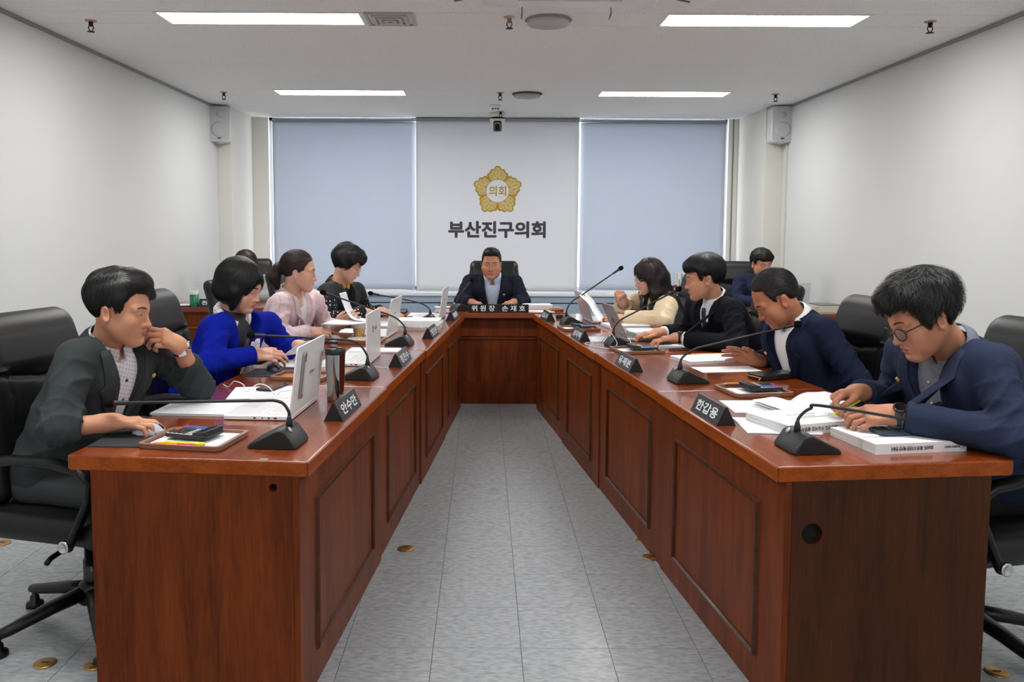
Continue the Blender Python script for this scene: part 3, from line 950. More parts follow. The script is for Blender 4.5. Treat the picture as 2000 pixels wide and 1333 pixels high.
# ================================================================ CHAIRS
lea = mat('black_leather', (14, 14, 15), .42, spec=.38, bump=(220, .12, (1, 1, 1)))
lea2 = mat('black_leather_panel', (12, 12, 13), .5, spec=.35, bump=(220, .12, (1, 1, 1)))
blk = mat('chair_black', (12, 12, 13), .4, spec=.35)
chrome = mat('chrome', (205, 205, 208), .12, 1.)
def back_xz(v):                       # backrest centre line: v 0..1
    z = .50 + v * .60
    return -.235 - .05 * v - .035 * math.sin(v * PI) * -1 - .03 * v * v, z
def build_chair():
    t = thing('office_chair', '', 'chair', (0, 0, 0))
    def seat(P):
        d = s_box(P, (0.0, 0, .435), (.26, .26, .055), rad=.05)
        d = smin(d, s_cap(P, (.22, -.2, .435), (.22, .2, .435), .056), .04)
        g = np.abs(P[:, 2] - .415) - .003
        return np.maximum(d, -np.maximum(g, -(d + .008))) + .0
    V, Q = nets(seat, (-.30, -.30, .35), (.32, .30, .52), .014)
    obj('seat', np_mesh('seat', [(V, Q, 0)], [lea]), t)
    nz = 60
    def back(P, off=0.):
        # slab bent along a curve in x(z), narrow waist, rounded head
        v = np.clip((P[:, 2] - .50) / .62, 0, 1)
        cx = -.215 - .045 * v - .03 * v * v + .03 * np.sin(v * PI)
        hw = .235 + .035 * np.sin(np.clip(v * 1.15, 0, 1) * PI) - .012 * v
        q = np.stack([P[:, 0] - cx, P[:, 1] * (.26 / hw), P[:, 2] - .81], -1)
        d = s_box(q.astype(np.float32), (0, 0, 0), (.05, .26, .315), rad=.049)
        # side bolsters stand proud, seat panel between them, head cushion above
        ay = np.abs(P[:, 1])
        front = P[:, 0] - cx
        d = d - .012 * np.exp(-((ay - .20) / .05) ** 2) * (v < .72) * (front > 0)
        d = d - .016 * np.clip((v - .68) / .06, 0, 1) * np.clip((1 - v) / .1, 0, 1) * (front > 0) * np.clip((.24 - ay) / .06, 0, 1)
        seam = np.abs((v - .69) + .05 * (1 - np.clip(ay / .2, 0, 1))) * .62
        d = d + .012 * np.clip(1 - seam / .012, 0, 1) * (front > 0)
        d = d + .008 * np.clip(1 - np.abs(ay - .155) / .010, 0, 1) * (front > 0) * (v < .66)
        return d
    V, Q = nets(back, (-.42, -.31, .46), (-.08, .31, 1.16), .013)
    obj('backrest', np_mesh('backrest', [(V, Q, 0)], [lea]), t)
    for s in (-1, 1):
        y = s * .285
        path = [(-.24, s * .25, .64), (-.19, y, .655), (-.05, y, .675), (.10, y, .675), (.20, y, .66), (.245, y, .625), (.235, y, .57), (.20, y, .50), (.165, y, .43), (.15, y, .40)]
        a = MB().tube(path, [.02, .028, .03, .031, .03, .028, .026, .024, .023, .022], 12, flat=.62, up=(0, 0, 1)).build('armrest', blk, t, True)
        MB().lathe([(.021, 0), (.021, .010), (.015, .013), (.013, .009), (.001, .009)], 20, Matrix.Translation((.155, y + s * .02, .415)) @ Matrix.Rotation(-s * PI / 2, 4, 'X')).build('bolt_cap', chrome, a, True)
    MB().box((-.12, -.09, .335), (.10, .09, .385)).build('mechanism', blk, t, bevel=.01)
    MB().tube([(.02, -.06, .345), (.04, -.24, .34), (.05, -.27, .335)], .009, 8).build('lever', blk, t, True)
    MB().lathe([(.033, .10), (.033, .24), (.028, .24), (.028, .34)], 18).build('column', mat('column_metal', (60, 60, 62), .3, .8), t, True)
    MB().lathe([(.05, .085), (.055, .10), (.05, .15), (.035, .165)], 20).build('hub', blk, t, True)
    for k in range(5):
        a = 2 * PI * k / 5 + .45
        c, s = math.cos(a), math.sin(a)
        leg = MB().tube([(c * .03, s * .03, .125), (c * .15, s * .15, .105), (c * .28, s * .28, .075), (c * .325, s * .325, .068)], [.034, .030, .024, .02], 10, flat=.75, up=(0, 0, 1)).build('leg', blk, t, True)
        MB().lathe([(.008, .075), (.010, .045), (.016, .04), (.017, .022), (.030, .016), (.032, .0), (.03, 0)], 16, Matrix.Translation((c * .315, s * .315, 0))).build('glide', blk, leg, True)
    return t
CHAIR0 = build_chair()
CHAIR_KIDS = children_of(CHAIR0)
_used = [False]
def chair(x, y, deg, label):
    if not _used[0]:
        _used[0] = True
        CHAIR0.location = (x, y, 0); CHAIR0.rotation_euler = (0, 0, math.radians(deg))
        return tag(CHAIR0, label, 'chair', 'black leather office chairs')
    return copy_thing(CHAIR0, (x, y, 0), math.radians(deg), label, 'black leather office chairs', CHAIR_KIDS)
CH = 'black leather office chair '
chair(-1.40, 2.86, -14, CH + 'of the man in the dark grey suit')
chair(-1.33, 3.86, -6, CH + 'of the woman in the royal blue jacket')
chair(-1.27, 4.86, -5, CH + 'of the woman in the pale pink checked jacket')
chair(-1.16, 5.78, -5, CH + 'of the woman in black with white dots')
chair(.09, 7.42, -92, CH + 'of the man at the head desk')
chair(1.33, 6.02, 186, CH + 'of the woman with beige sleeves')
chair(1.43, 4.66, 185, CH + 'of the young man in the black suit')
chair(1.52, 3.66, 190, CH + 'of the older man in navy, with the V seam showing')
chair(1.66, 2.72, 192, CH + 'of the man with dark glasses and greyish shirt')
chair(-2.22, 7.72, -75, CH + 'of the woman bowed behind the green bottle')
chair(2.36, 7.62, -105, CH + 'of the clerk by the right pillar')
# ================================================================ THINGS ON THE DESKS
pw = mat('paper_white', (236, 238, 242), .7, spec=.2)
def print_mat(name, pitch, dark=(96, 98, 108)):
    m, nt, b = node_mat(name)
    tc = nt.nodes.new('ShaderNodeTexCoord'); sp = nt.nodes.new('ShaderNodeSeparateXYZ')
    nt.links.new(tc.outputs['Object'], sp.inputs[0])
    def math_(op, a, v=None, c=None):
        n = nt.nodes.new('ShaderNodeMath'); n.operation = op
        nt.links.new(a, n.inputs[0])
        if v is not None:
            if isinstance(v, (int, float)): n.inputs[1].default_value = v
            else: nt.links.new(v, n.inputs[1])
        return n.outputs[0]
    fr = math_('FRACT', math_('MULTIPLY', sp.outputs[1], 1 / pitch))
    line = math_('LESS_THAN', fr, .34)
    nz = nt.nodes.new('ShaderNodeTexNoise'); nz.inputs['Scale'].default_value = 60
    mp = nt.nodes.new('ShaderNodeMapping'); mp.inputs['Scale'].default_value = (6, 1.2, 1)
    nt.links.new(tc.outputs['Object'], mp.inputs[0]); nt.links.new(mp.outputs[0], nz.inputs['Vector'])
    word = math_('GREATER_THAN', nz.outputs['Fac'], .5)
    inx = math_('LESS_THAN', math_('ABSOLUTE', sp.outputs[0]), .115); iny = math_('LESS_THAN', math_('ABSOLUTE', sp.outputs[1]), .078)
    k = math_('MULTIPLY', math_('MULTIPLY', line, word), math_('MULTIPLY', inx, iny))
    k = math_('MULTIPLY', k, .22)
    mx = nt.nodes.new('ShaderNodeMix'); mx.data_type = 'RGBA'
    nt.links.new(k, mx.inputs[0])
    mx.inputs[6].default_value = (*lin((236, 238, 242)), 1); mx.inputs[7].default_value = (*lin(dark), 1)
    nt.links.new(mx.outputs[2], b.inputs['Base Color'])
    b.inputs['Roughness'].default_value = .7; b.inputs['Specular IOR Level'].default_value = .2
    return m
pp = print_mat('paper_printed', .0075)
edge_m = mat('paper_edges', (214, 216, 216), .8, noise=(8, .3, (1, 1, 90)))
bkp = mat('mic_black', (26, 27, 29), .5)
bkp2 = mat('mic_foam', (14, 14, 15), .95, spec=.1)

def at(side, name, label, cat, a, o, yaw=0., z=TZ, group=None):
    return thing(name, label, cat, row_pt(side, a, o, z), row_mat(side) + math.radians(yaw), group)

def spline(pts, n=8):
    P = [Vector(p) for p in pts]
    P = [P[0] * 2 - P[1]] + P + [P[-1] * 2 - P[-2]]
    out = []
    for i in range(1, len(P) - 2):
        for k in range(n):
            t = k / n
            a, b, c, d = P[i - 1:i + 3]
            out.append(.5 * ((2 * b) + (-a + c) * t + (2 * a - 5 * b + 4 * c - d) * t * t + (-a + 3 * b - 3 * c + d) * t ** 3))
    out.append(P[-2])
    return out

def mic(t, path, wedge=1.0):
    """path: (y, z) of the gooseneck above the desk; root is at the aisle edge of the base, y runs to the speaker"""
    w = .068
    prof = [(0, .004), (.004, .016), (.030, .052), (.044, .060), (.060, .060), (.150, .014), (.158, .004), (.150, 0), (.006, 0)]
    vs = []
    for x, k in ((-w, .93), (-w * .86, 1.0), (w * .86, 1.0), (w, .93)):
        vs += [(x, .079 + (y - .079) * k, z * k) for y, z in prof]
    n = len(prof)
    fs = [tuple(range(n)), tuple(range(4 * n - 1, 3 * n - 1, -1))]
    for s in range(3):
        fs += [(s * n + i, (s + 1) * n + i, (s + 1) * n + (i + 1) % n, s * n + (i + 1) % n) for i in range(n)]
    b = MB().add(vs, fs).build('base', bkp, t, bevel=.002)
    for s in (-1, 1):
        arch = [(.020 + .118 * i / 12, .006 + .036 * math.sin(PI * (i / 12) ** .75)) for i in range(13)]
        M = frame((s * w * .985, 0, 0), (0, 1, 0), (0, 0, 1))
        MB().prism(arch, -.004, .004, M).build('side_inset', mat('mic_inset', (16, 16, 17), .6), b)
    MB().lathe([(.010, 0), (.010, .0012), (.001, .0014)], 20, frame((-.030, .030, .054), (1, 0, 0), (0, .62, .78)) ).build('button', mat('mic_button', (190, 192, 196), .3, .4), b, True)
    y0 = path[0][0]
    MB().lathe([(.011, .052), (.010, .072), (.0065, .086), (.0055, .09)], 14, Matrix.Translation((0, y0, 0))).build('collar', bkp, t, True)
    pts = spline([(0, y0, .075)] + [(0, y, z) for y, z in path[1:]], 10)
    MB().tube(pts, .0048, 10).build('gooseneck', bkp, t, True)
    e = Vector((0, *path[-1])); d = (e - Vector((0, *path[-2]))).normalized()
    MB().tube([e - d * .055, e - d * .05, e - d * .012, e - d * .004], [.0055, .0075, .008, .0095], 12).build('stem', bkp, t, True)
    MB().tube([e - d * .0125, e - d * .0075], .0092, 14).build('light_ring', mat('mic_red', (96, 14, 20), .3), t, True)
    M = Matrix.Translation(e + d * .012) @ d.to_track_quat('Z', 'Y').to_matrix().to_4x4()
    MB().sphere((0, 0, 0), (.0165, .0165, .021), 16, 12, M).build('foam_head', bkp2, t, True)

MG = 'gooseneck microphones on the desks'
def rmic(side, a, o, path, label):
    t = at(side, 'desk_microphone', label, 'microphone', a, o, 0, TZ, MG)
    mic(t, [(y - o, z - TZ) for y, z in path])
rmic('L', .185, .072, [(.115, .82), (.118, .862), (.150, .890), (.25, .889), (.688, .872)], 'black desk microphone with its level neck pointing at the grey-suited man')
rmic('L', 1.32, .088, [(.13, .82), (.135, .865), (.185, .918), (.30, .930), (.653, .942)], 'black desk microphone pointing at the woman in royal blue, behind the steel tumbler')
rmic('L', 2.38, .110, [(.155, .82), (.163, .868), (.218, .915), (.33, .955), (.624, 1.05)], 'black desk microphone pointing at the woman in pale pink, beside the open white laptop')
rmic('L', 3.50, .135, [(.18, .82), (.188, .855), (.23, .885), (.33, .912), (.60, .958)], 'black desk microphone behind the thick paper stack with a torn edge')
rmic('R', .175, .100, [(.145, .82), (.15, .855), (.185, .882), (.25, .886), (.783, .79)], 'black desk microphone drooping over the thick white book with the phone')
rmic('R', 1.29, .130, [(.172, .82), (.18, .862), (.235, .900), (.34, .925), (.698, 1.005)], 'black desk microphone pointing at the older man with the white shirt')
rmic('R', 2.41, .130, [(.172, .82), (.18, .866), (.215, .905), (.30, .95), (.545, 1.077)], 'black desk microphone with a white cable looped around it')
rmic('R', 3.49, .085, [(.125, .82), (.132, .868), (.165, .915), (.24, .965), (.504, 1.144)], 'black desk microphone with the highest neck, before the blue blind')
t = thing('desk_microphone', 'black desk microphone on the head desk, beside the wide name plates', 'microphone', (-.255, 6.68, TZ), math.radians(0), MG)
mic(t, [(.045, .06), (.05, .10), (.08, .14), (.11, .17), (.17, .235)])
t.rotation_euler[2] = math.radians(-62)

# name plates
npm, npt = mat('plate_black', (18, 19, 22), .28), mat('plate_letters', (240, 242, 245), .5)
npe = mat('plate_end', (12, 12, 13), .6)
def plate(t, w, d, h, txt, tw, th, lines=None):
    f = MB(); f.cm = 0
    prof = [(0, 0), (d, 0), (d / 2 + .004, h), (d / 2 - .004, h)]
    vs = [(-w / 2, y, z) for y, z in prof] + [(w / 2, y, z) for y, z in prof]
    f.add(vs, [(0, 3, 7, 4), (1, 5, 6, 2), (3, 2, 6, 7), (0, 4, 5, 1)])
    f.cm = 1
    f.add(vs, [(0, 1, 2, 3), (4, 7, 6, 5)])
    f.build('prism', [npm, npe], t, bevel=.001)
    sl = Vector((0, d / 2 - .004, h))
    c = Vector((0, 0, 0)).lerp(sl, .5)
    put_text(t, txt, tw, th, npt, frame(c + Vector((0, -.0012, .0008)), (1, 0, 0), sl), .0010)
NG = 'black prism name plates'
for side, a, w, o, txt, lab, tw in (('L', .628, .275, .024, '안수만', 'black prism name plate next to the steel tumbler', .2), ('L', 1.745, .265, .026, '정찬수', 'pale-reflecting black name plate before the woman in royal blue', .2),
                             ('L', 2.77, .265, .03, '현진문', 'black name plate before the thick paper stack with a torn edge', .2), ('L', 3.76, .265, .018, '부위원장 최진태', 'black name plate with the longest lettering, by the microphone of the head desk', .21),
                             ('R', .61, .25, .014, '한갑용', 'black prism name plate before the open booklet', .19), ('R', 1.66, .25, .012, '유재분', 'black name plate before the older man with the white shirt', .19),
                             ('R', 2.70, .25, .010, '성지백', 'pale-reflecting black name plate beside the looped white cable', .19), ('R', 3.77, .25, .008, '김도여', 'black name plate right next to the wide plates of the head desk', .19)):
    t = at(side, 'name_plate', lab, 'name plate', a, o, 0, TZ, NG)
    plate(t, w, .07, .065, txt, tw, .038)
for x, txt, lab, w in ((.000, '위 원 장', 'left one of two wide black name plates on the head desk', .243), (.243, '손 재 호', 'right one of two wide black name plates on the head desk', .243)):
    t = thing('name_plate', lab, 'name plate', (x, 6.535, TZ), 0, NG)
    MB().box((-w / 2, 0, 0), (w / 2, .02, .066)).build('board', npm, t, bevel=.001)
    put_text(t, txt, .185, .045, npt, Matrix.Translation((0, -.0006, .035)) @ FX, .0009)
t = thing('name_plate', 'black name plate beside the green bottle', 'name plate', (-2.285, 6.90, TZ), 0, NG)
plate(t, .25, .07, .065, '전문위원', .2, .038)

# laptops
lw, lgr, kdk = mat('laptop_white', (226, 227, 230), .35), mat('laptop_silver', (168, 166, 168), .32, .55), mat('key_white', (238, 238, 240), .45)
scr = mat('screen_off', (20, 22, 28), .1)
def laptop(side, a, o, yaw, w, d, ang, m, label, keys, mark):
    """hinge at the aisle side (y=0), keyboard towards the person; ang: lid opening"""
    t = at(side, 'laptop', label, 'laptop', a, o, yaw, TZ, 'open laptops')
    bs = MB().prism(rrect(w, d, .012), .002, .017, Matrix.Translation((0, d / 2, 0))).build('base', m, t, bevel=.003)
    kb = MB()
    for r in range(5):
        for c in range(14):
            x = -w / 2 + .03 + c * (w - .06) / 13.0
            y = .035 + r * .0195
            kb.box((x - .0085, y - .0082, .017), (x + .0085, y + .0082, .0185))
    k = kb.build('keyboard', keys, bs); k['kind'] = 'stuff'
    MB().prism(rrect(.11, .065, .004), .0170, .0176, Matrix.Translation((0, d - .05, 0))).build('touchpad', mat('touchpad', (214, 215, 218), .3), bs)
    for i, (y, s) in enumerate(((.05, .012), (.075, .008), (.10, .004), (.125, .009))):
        MB().box(((-w / 2 - .0004) if side == 'L' else (w / 2 - .001), y, .007), ((-w / 2 + .001) if side == 'L' else (w / 2 + .0004), y + s, .012)).build('port', dk, bs)
    M = Matrix.Translation((0, .004, .016)) @ Matrix.Rotation(math.radians(ang - 90), 4, 'X')      # lid frame: z up along the lid, -y faces the aisle
    ML = M @ Matrix.Rotation(PI / 2, 4, 'X')
    lid = MB().prism(rrect(w, d, .012), -.0035, .0035, M @ Matrix.Translation((0, 0, d / 2)) @ Matrix.Rotation(PI / 2, 4, 'X')).build('lid', m, t, bevel=.002)
    MB().prism(rrect(w - .02, d - .025, .004), -.0042, -.0036, M @ Matrix.Translation((0, 0, d / 2 + .004)) @ Matrix.Rotation(PI / 2, 4, 'X')).build('screen', scr, lid)
    MB().tube([(-w * .4, .004, .014), (w * .4, .004, .014)], .006, 8).build('hinge', m, t, True)
    face = lambda x, z: M @ Matrix.Translation((x, -.0037, z)) @ FX
    mark(lid, face)
    return t
gt = mat('sticker_grey', (150, 150, 158), .5)
def mk_gram(lid, face):
    MB().prism(rrect(.062, .012, .001), 0, .0004, face(.035, .125)).build('label_print', gt, lid)
    MB().prism(rrect(.02, .007, .001), 0, .0004, face(.035, .113)).build('label_print', mat('sticker_pale', (196, 196, 200), .5), lid)
    sg = MB().prism(rrect(.030, .17, .0149, 8), 0, .010, face(-.105, .135)).build('stand_grip', mat('grip_silver', (172, 168, 164), .3, .6), lid, bevel=.003)
    MB().prism(rrect(.018, .12, .0089, 8), .010, .012, face(-.105, .125)).build('strap', mat('strap_grey', (200, 196, 190), .5), sg, bevel=.001)
def mk_purple(lid, face):
    st = MB()
    for k in range(9):
        a = 2 * PI * k / 9
        st.prism(rrect(.012, .006, .0028), 0, .0004, face(-.03 + .011 * math.cos(a), .15 + .013 * math.sin(a)) @ Matrix.Rotation(a, 4, 'Z'))
    s_ = st.build('logo_print', mat('logo_purple', (120, 60, 120), .5), lid); s_['kind'] = 'stuff'
    MB().prism(rrect(.06, .014, .001), 0, .0004, face(.04, .15)).build('label_print', gt, lid)
    MB().prism(rrect(.02, .006, .001), 0, .0004, face(.04, .136)).build('label_print', MATS['sticker_pale'], lid)
def mk_plain(lid, face):
    MB().prism(rrect(.045, .010, .001), 0, .0004, face(0, .125)).build('label_print', gt, lid)
def mk_fruit(lid, face):
    md = mat('logo_mirror', (22, 22, 24), .2)
    out = [(math.cos(t_) * (.0165 + .0016 * math.cos(2 * t_)) - (.007 if abs(t_) < .45 else 0) * math.cos(t_ * 3.2), math.sin(t_) * .0175 + .0015 * math.cos(t_) ** 2) for t_ in [2 * PI * k / 40 - PI for k in range(40)]]
    MB().prism(out, 0, .0005, face(0, .108)).build('logo_print', md, lid)
    MB().prism([(0, 0), (.006, .003), (.009, .011), (.003, .008)], 0, .0005, face(.0, .128)).build('logo_print', md, lid)
laptop('L', .665, .212, 1.5, .37, .245, 97, lw, 'white laptop with a grey finger grip stuck on its lid', kdk, mk_gram)
laptop('L', 1.795, .205, 1.5, .355, .24, 90, lw, 'white laptop with a purple mark on its lid, behind the steel tumbler', kdk, mk_purple)
laptop('L', 2.80, .312, 0, .34, .225, 98, lw, 'white laptop reflecting papers, leaning over the torn paper stack', kdk, mk_plain)
laptop('L', 3.83, .135, 0, .32, .215, 97, lw, 'white laptop by the name plate with the longest lettering', kdk, mk_plain)
laptop('R', 2.725, .30, 0, .305, .215, 114, lgr, 'silver laptop with a dark fruit mark on its lid', mat('key_dark', (70, 70, 76), .5), mk_fruit)
laptop('R', 3.665, .315, 0, .33, .21, 108, mat('laptop_pinkish', (196, 188, 186), .35, .2), 'pale laptop with a small grey print, before the woman with beige sleeves', kdk, mk_plain)

# papers and books
def sheets(t, w, d, n, th=.0009, fan=.004, top=None, seed=1):
    """a pile of n loose sheets, each a part; w along the row, d across"""
    rnd = random.Random(seed)
    for i in range(n):
        dx, dy, an = rnd.uniform(-fan, fan), rnd.uniform(-fan, fan), rnd.uniform(-fan, fan) * 3
        M = Matrix.Translation((dx, dy, 0)) @ Matrix.Rotation(an, 4, 'Z')
        o = MB().box((-w / 2, -d / 2, i * th), (w / 2, d / 2, (i + .93) * th), M).build('sheet', pp if i == n - 1 or top else pw, t)
PG = 'loose papers on the desks'
def pile(side, a, o, yaw, w, d, n, label, th=.0009, fan=.004, z=TZ, seed=1):
    t = at(side, 'paper_pile', label, 'papers', a, o, yaw, z, PG)
    sheets(t, w, d, n, th, fan, None, seed)
    return t
def thick_pile(side, a, o, yaw, w, d, h, label, z=TZ):
    t = at(side, 'paper_stack', label, 'papers', a, o, yaw, z, PG)
    MB().box((-w / 2, -d / 2, 0), (w / 2, d / 2, h)).build('block', edge_m, t)
    sheets_t = MB().box((-w / 2 + .002, -d / 2 - .003, h), (w / 2 + .004, d / 2, h + .0012)).build('sheet', pp, t)
    return t
pile('L', .625, .59, 1, .21, .297, 8, 'printed paper pile in front of the grey-suited man', .0011, .003, seed=3)
pile('L', .955, .455, 12, .24, .297, 3, 'printed papers under the phone beside the first laptop', .001, .006, seed=5)
pile('L', 1.66, .53, -10, .20, .26, 3, 'flat printed sheets before the woman in royal blue', .001, .006, seed=6)
pile('L', 2.13, .28, 4, .15, .27, 5, 'printed papers behind the laptop with the purple mark', .0015, .006, seed=8)
pile('L', 2.93, .615, -8, .21, .16, 6, 'printed papers under the arms of the woman in pale pink', .0012, .006, seed=9)
pile('L', 3.34, .50, 3, .29, .36, 7, 'spread of printed papers before the woman with white dots', .0014, .012, seed=10)
pile('L', 2.48, .43, 6, .16, .17, 2, 'note sheets on the tray beside the paper cup', .0008, .003, z=TZ + .0165, seed=11)
tp = at('L', 'paper_stack', 'thick paper stack with a torn edge between laptop and name plate', 'papers', 3.17, .205, 2, TZ, PG)
for k, (z0, z1, dx, dy, c) in enumerate(((0, .020, 0, 0, (206, 206, 198)), (.020, .030, .004, .006, (226, 227, 226)), (.0305, .046, -.003, -.008, (216, 218, 216)), (.0465, .060, .002, .004, (230, 231, 232)))):
    MB().box((-.105 + dx, -.145 + dy, z0), (.105 + dx, .145 + dy, z1)).build('bundle', mat('bundle_%d' % k, c, .8, noise=(8, .25, (1, 1, 90))), tp)
MB().box((-.103, -.141, .060), (.107, .149, .0612)).build('sheet', pp, tp)
rg = MB(); rn = random.Random(4)
pts = []
for i in range(41):
    y = -.147 + .294 * i / 40
    pts += [(-.112, y, .046), (-.1125, y, .030 - abs(rn.gauss(0, .006)) - (.008 if 8 < i < 30 else 0))]
rg.grid(pts, 41, 2).build('torn_sheet', pw, tp, thick=.0006)
pile('L', 4.02, .33, 0, .21, .2, 4, 'papers between the last left laptop and the head desk', .0012, .01, seed=12)
pile('R', .76, .33, -6, .20, .30, 3, 'printed papers under the open booklet', .001, .01, seed=13)
pile('R', .47, .22, -9, .22, .24, 4, 'loose sheets sticking out under the thick white book without phone', .001, .008, seed=14)
pile('R', 1.86, .545, 8, .215, .36, 7, 'printed paper pile under the hand of the older man', .0022, .005, seed=15)
pile('R', 1.585, .51, 2, .15, .30, 1, 'single printed sheet beside the black wallet', .001, .0, seed=16)
pile('R', 2.36, .45, 6, .13, .30, 1, 'single sheet beside the black pouch and cable', .001, .0, seed=17)
pile('R', 2.66, .17, -5, .21, .17, 4, 'papers behind the pale-reflecting name plate', .0016, .004, seed=18)
pile('R', 2.97, .58, -4, .21, .29, 8, 'printed papers between the silver laptop and the beige sleeves', .0022, .006, seed=19)
pile('R', 3.30, .50, 4, .19, .29, 9, 'papers beside the pale laptop, under the beige sleeves', .0024, .005, seed=20)
t = thing('paper_stack', 'clipped thick paper stack on the head desk', 'papers', (.455, 6.90, TZ), .1, PG)
MB().box((-.12, -.09, 0), (.12, .09, .035)).build('block', edge_m, t)
MB().box((-.12, -.09, .035), (.122, .09, .0362)).build('sheet', pp, t)
MB().tube([(.115, -.01, .038), (.135, -.01, .03), (.135, -.01, .005)], .003, 6).build('clip', dk, t, True)
t = thing('paper_pile', 'flat sheets on the head desk beside the clipped stack', 'papers', (.47, 6.66, TZ), -.1, PG)
sheets(t, .22, .12, 3, .001, .004, None, 22)
t = thing('paper_pile', 'flat sheets between the head desk microphone and the name plates', 'papers', (-.31, 6.98, TZ), .2, PG)
sheets(t, .2, .14, 3, .001, .004, None, 23)
t = thing('paper_pile', 'sheets before the man at the head desk', 'papers', (.08, 6.80, TZ), .0, PG)
sheets(t, .3, .2, 4, .001, .006, None, 24)

def book(side, a, o, yaw, w, d, h, label, spine, sub, z=TZ):
    """spine faces the lens end of the row"""
    t = at(side, 'thick_book', label, 'book', a, o, yaw, z, 'thick white budget books')
    s = 1 if side == 'R' else -1
    nu, nv = 14, 2
    blk_ = MB()
    pts = []
    for i in range(nu):
        x = -w / 2 + w * i / (nu - 1)
        zz = h * (1 - .16 * (1 - i / (nu - 1)) ** 1.5) if s > 0 else h
        for y in (-d / 2, d / 2):
            pts.append((x, y, zz))
    vs = pts + [(p[0], p[1], 0) for p in pts]
    n = len(pts)
    fs = [(2 * i, 2 * i + 2, 2 * i + 3, 2 * i + 1) for i in range(nu - 1)]
    fs += [(2 * i, n + 2 * i, n + 2 * i + 2, 2 * i + 2) for i in range(nu - 1)] + [(2 * i + 1, 2 * i + 3, n + 2 * i + 3, n + 2 * i + 1) for i in range(nu - 1)]
    fs += [(0, 1, n + 1, n), (n - 2, 2 * n - 2, 2 * n - 1, n - 1)]
    blk_.add(vs, fs).build('page_block', edge_m, t)
    cv = MB().grid([(p[0] * 1.012, p[1] * 1.01, p[2] + .0004) for p in pts], nu, 2).build('cover', pw, t, thick=.0008)
    MB().box((w / 2, -d / 2 - .001, 0), (w / 2 + .0015, d / 2 + .001, h + .001)).build('spine', pw, t)
    put_text(t, spine, d * .46, h * .42, mat('ink', (52, 52, 58), .6), frame((w / 2 + .0018, -d * .10, h * .5), (0, -1, 0), (0, 0, -1)), .0003)
    put_text(t, sub, d * .17, h * .24, MATS['ink'], frame((w / 2 + .0018, d * .34, h * .5), (0, -1, 0), (0, 0, -1)), .0002)
    put_text(t, '2026년도 제1회 추가경정 예산안', .012, d * .5, MATS['ink'], Matrix.Translation((w * .18, -d * .08, h * .985)) @ Matrix.Rotation(0, 4, 'Z'), 0) if False else None
    for k, (x, L_) in enumerate(((-.02, .12), (.012, .07), (.03, .16))):
        zz = h * (1 - .16 * (1 - (x + w / 2) / w) ** 1.5) + .0016
        MB().box((x - .003, -L_ / 2, zz), (x + .003, L_ / 2, zz + .0003)).build('cover_print', gt, t)
    return t
book('R', .222, .50, 3, .235, .305, .031, 'thick white book with a blue-grey phone lying on it', '2026년도 제1회 추가경정 예산안 명세서', '부산광역시 부산진구')
book('R', .475, .325, 12, .225, .31, .034, 'thick white book lying between the microphone and the open booklet', '2026년도 주요사업 설명서', '부산광역시 부산진구')
ph = mat('phone_blue', (52, 72, 88), .45)
t = at('R', 'phone', 'blue-grey phone in a case lying on the thick white book', 'phone', .225, .51, 4, TZ + .0335)
MB().prism(rrect(.085, .165, .012), 0, .010).build('case', ph, t, bevel=.003)
MB().prism(rrect(.074, .085, .006), .010, .0145, Matrix.Translation((0, .028, 0))).build('card_slide', ph, t, bevel=.002)
MB().prism(rrect(.06, .045, .006), .010, .0125, Matrix.Translation((-.005, -.048, 0))).build('camera_bump', mat('phone_dark', (34, 48, 60), .4), t, bevel=.002)
for k in range(3):
    MB().lathe([(.006, 0), (.006, .002), (.001, .0022)], 14, Matrix.Translation((-.018 + .016 * k, -.046, .0125))).build('camera_lens', scr, t, True)
# open booklet
t = at('R', 'open_booklet', 'open white booklet with curved pages before the man with dark glasses', 'book', .705, .455, 10, TZ + .004)
for s in (-1, 1):
    pts = []
    for i in range(13):
        u = i / 12
        y = s * u * .165
        zz = .004 + (.034 if s > 0 else .028) * math.sin(min(1, u * 1.5) * PI * .62) * (1 - u * .35) + (.012 * u if s > 0 else 0)
        for j in range(5):
            pts.append((-.105 + .21 * j / 4, y, zz))
    MB().grid(pts, 13, 5).build('page', pp, t, True, thick=.0007)
    MB().box((-.106, min(0, s * .168), 0), (.106, max(0, s * .168), .004)).build('cover', pw, t)
    pts2 = [(p[0], p[1], p[2] * .55) for p in pts]
    MB().grid(pts2, 13, 5).build('page', pw, t, True, thick=.0007)

# trays, calculators, pens
trm2, trd = mat('tray_brown', (136, 98, 76), .45), mat('tray_inner', (96, 64, 48), .5)
pencil_m, hl_y, pk, orange = mat('pencil_orange', (226, 140, 44), .4), mat('highlighter_yellow', (232, 232, 40), .35), mat('pen_pink', (226, 60, 104), .35), mat('pen_orange', (244, 150, 30), .35)
def tray(t, w, d):
    MB().prism(rrect(w, d, .018), 0, .006).build('bottom', trd, t, bevel=.002)
    o = rrect(w, d, .018); i = rrect(w - .022, d - .022, .012)
    n = len(o); vs = [(x, y, .004) for x, y in o] + [(x * 1.012, y * 1.012, .017) for x, y in o] + [(x, y, .017) for x, y in i] + [(x, y, .006) for x, y in i]
    fs = [(r * n + k, r * n + (k + 1) % n, (r + 1) * n + (k + 1) % n, (r + 1) * n + k) for r in range(3) for k in range(n)]
    MB().add(vs, fs).build('rim', trm2, t, smooth='auto')
    return t
TG = 'brown leather desk trays'
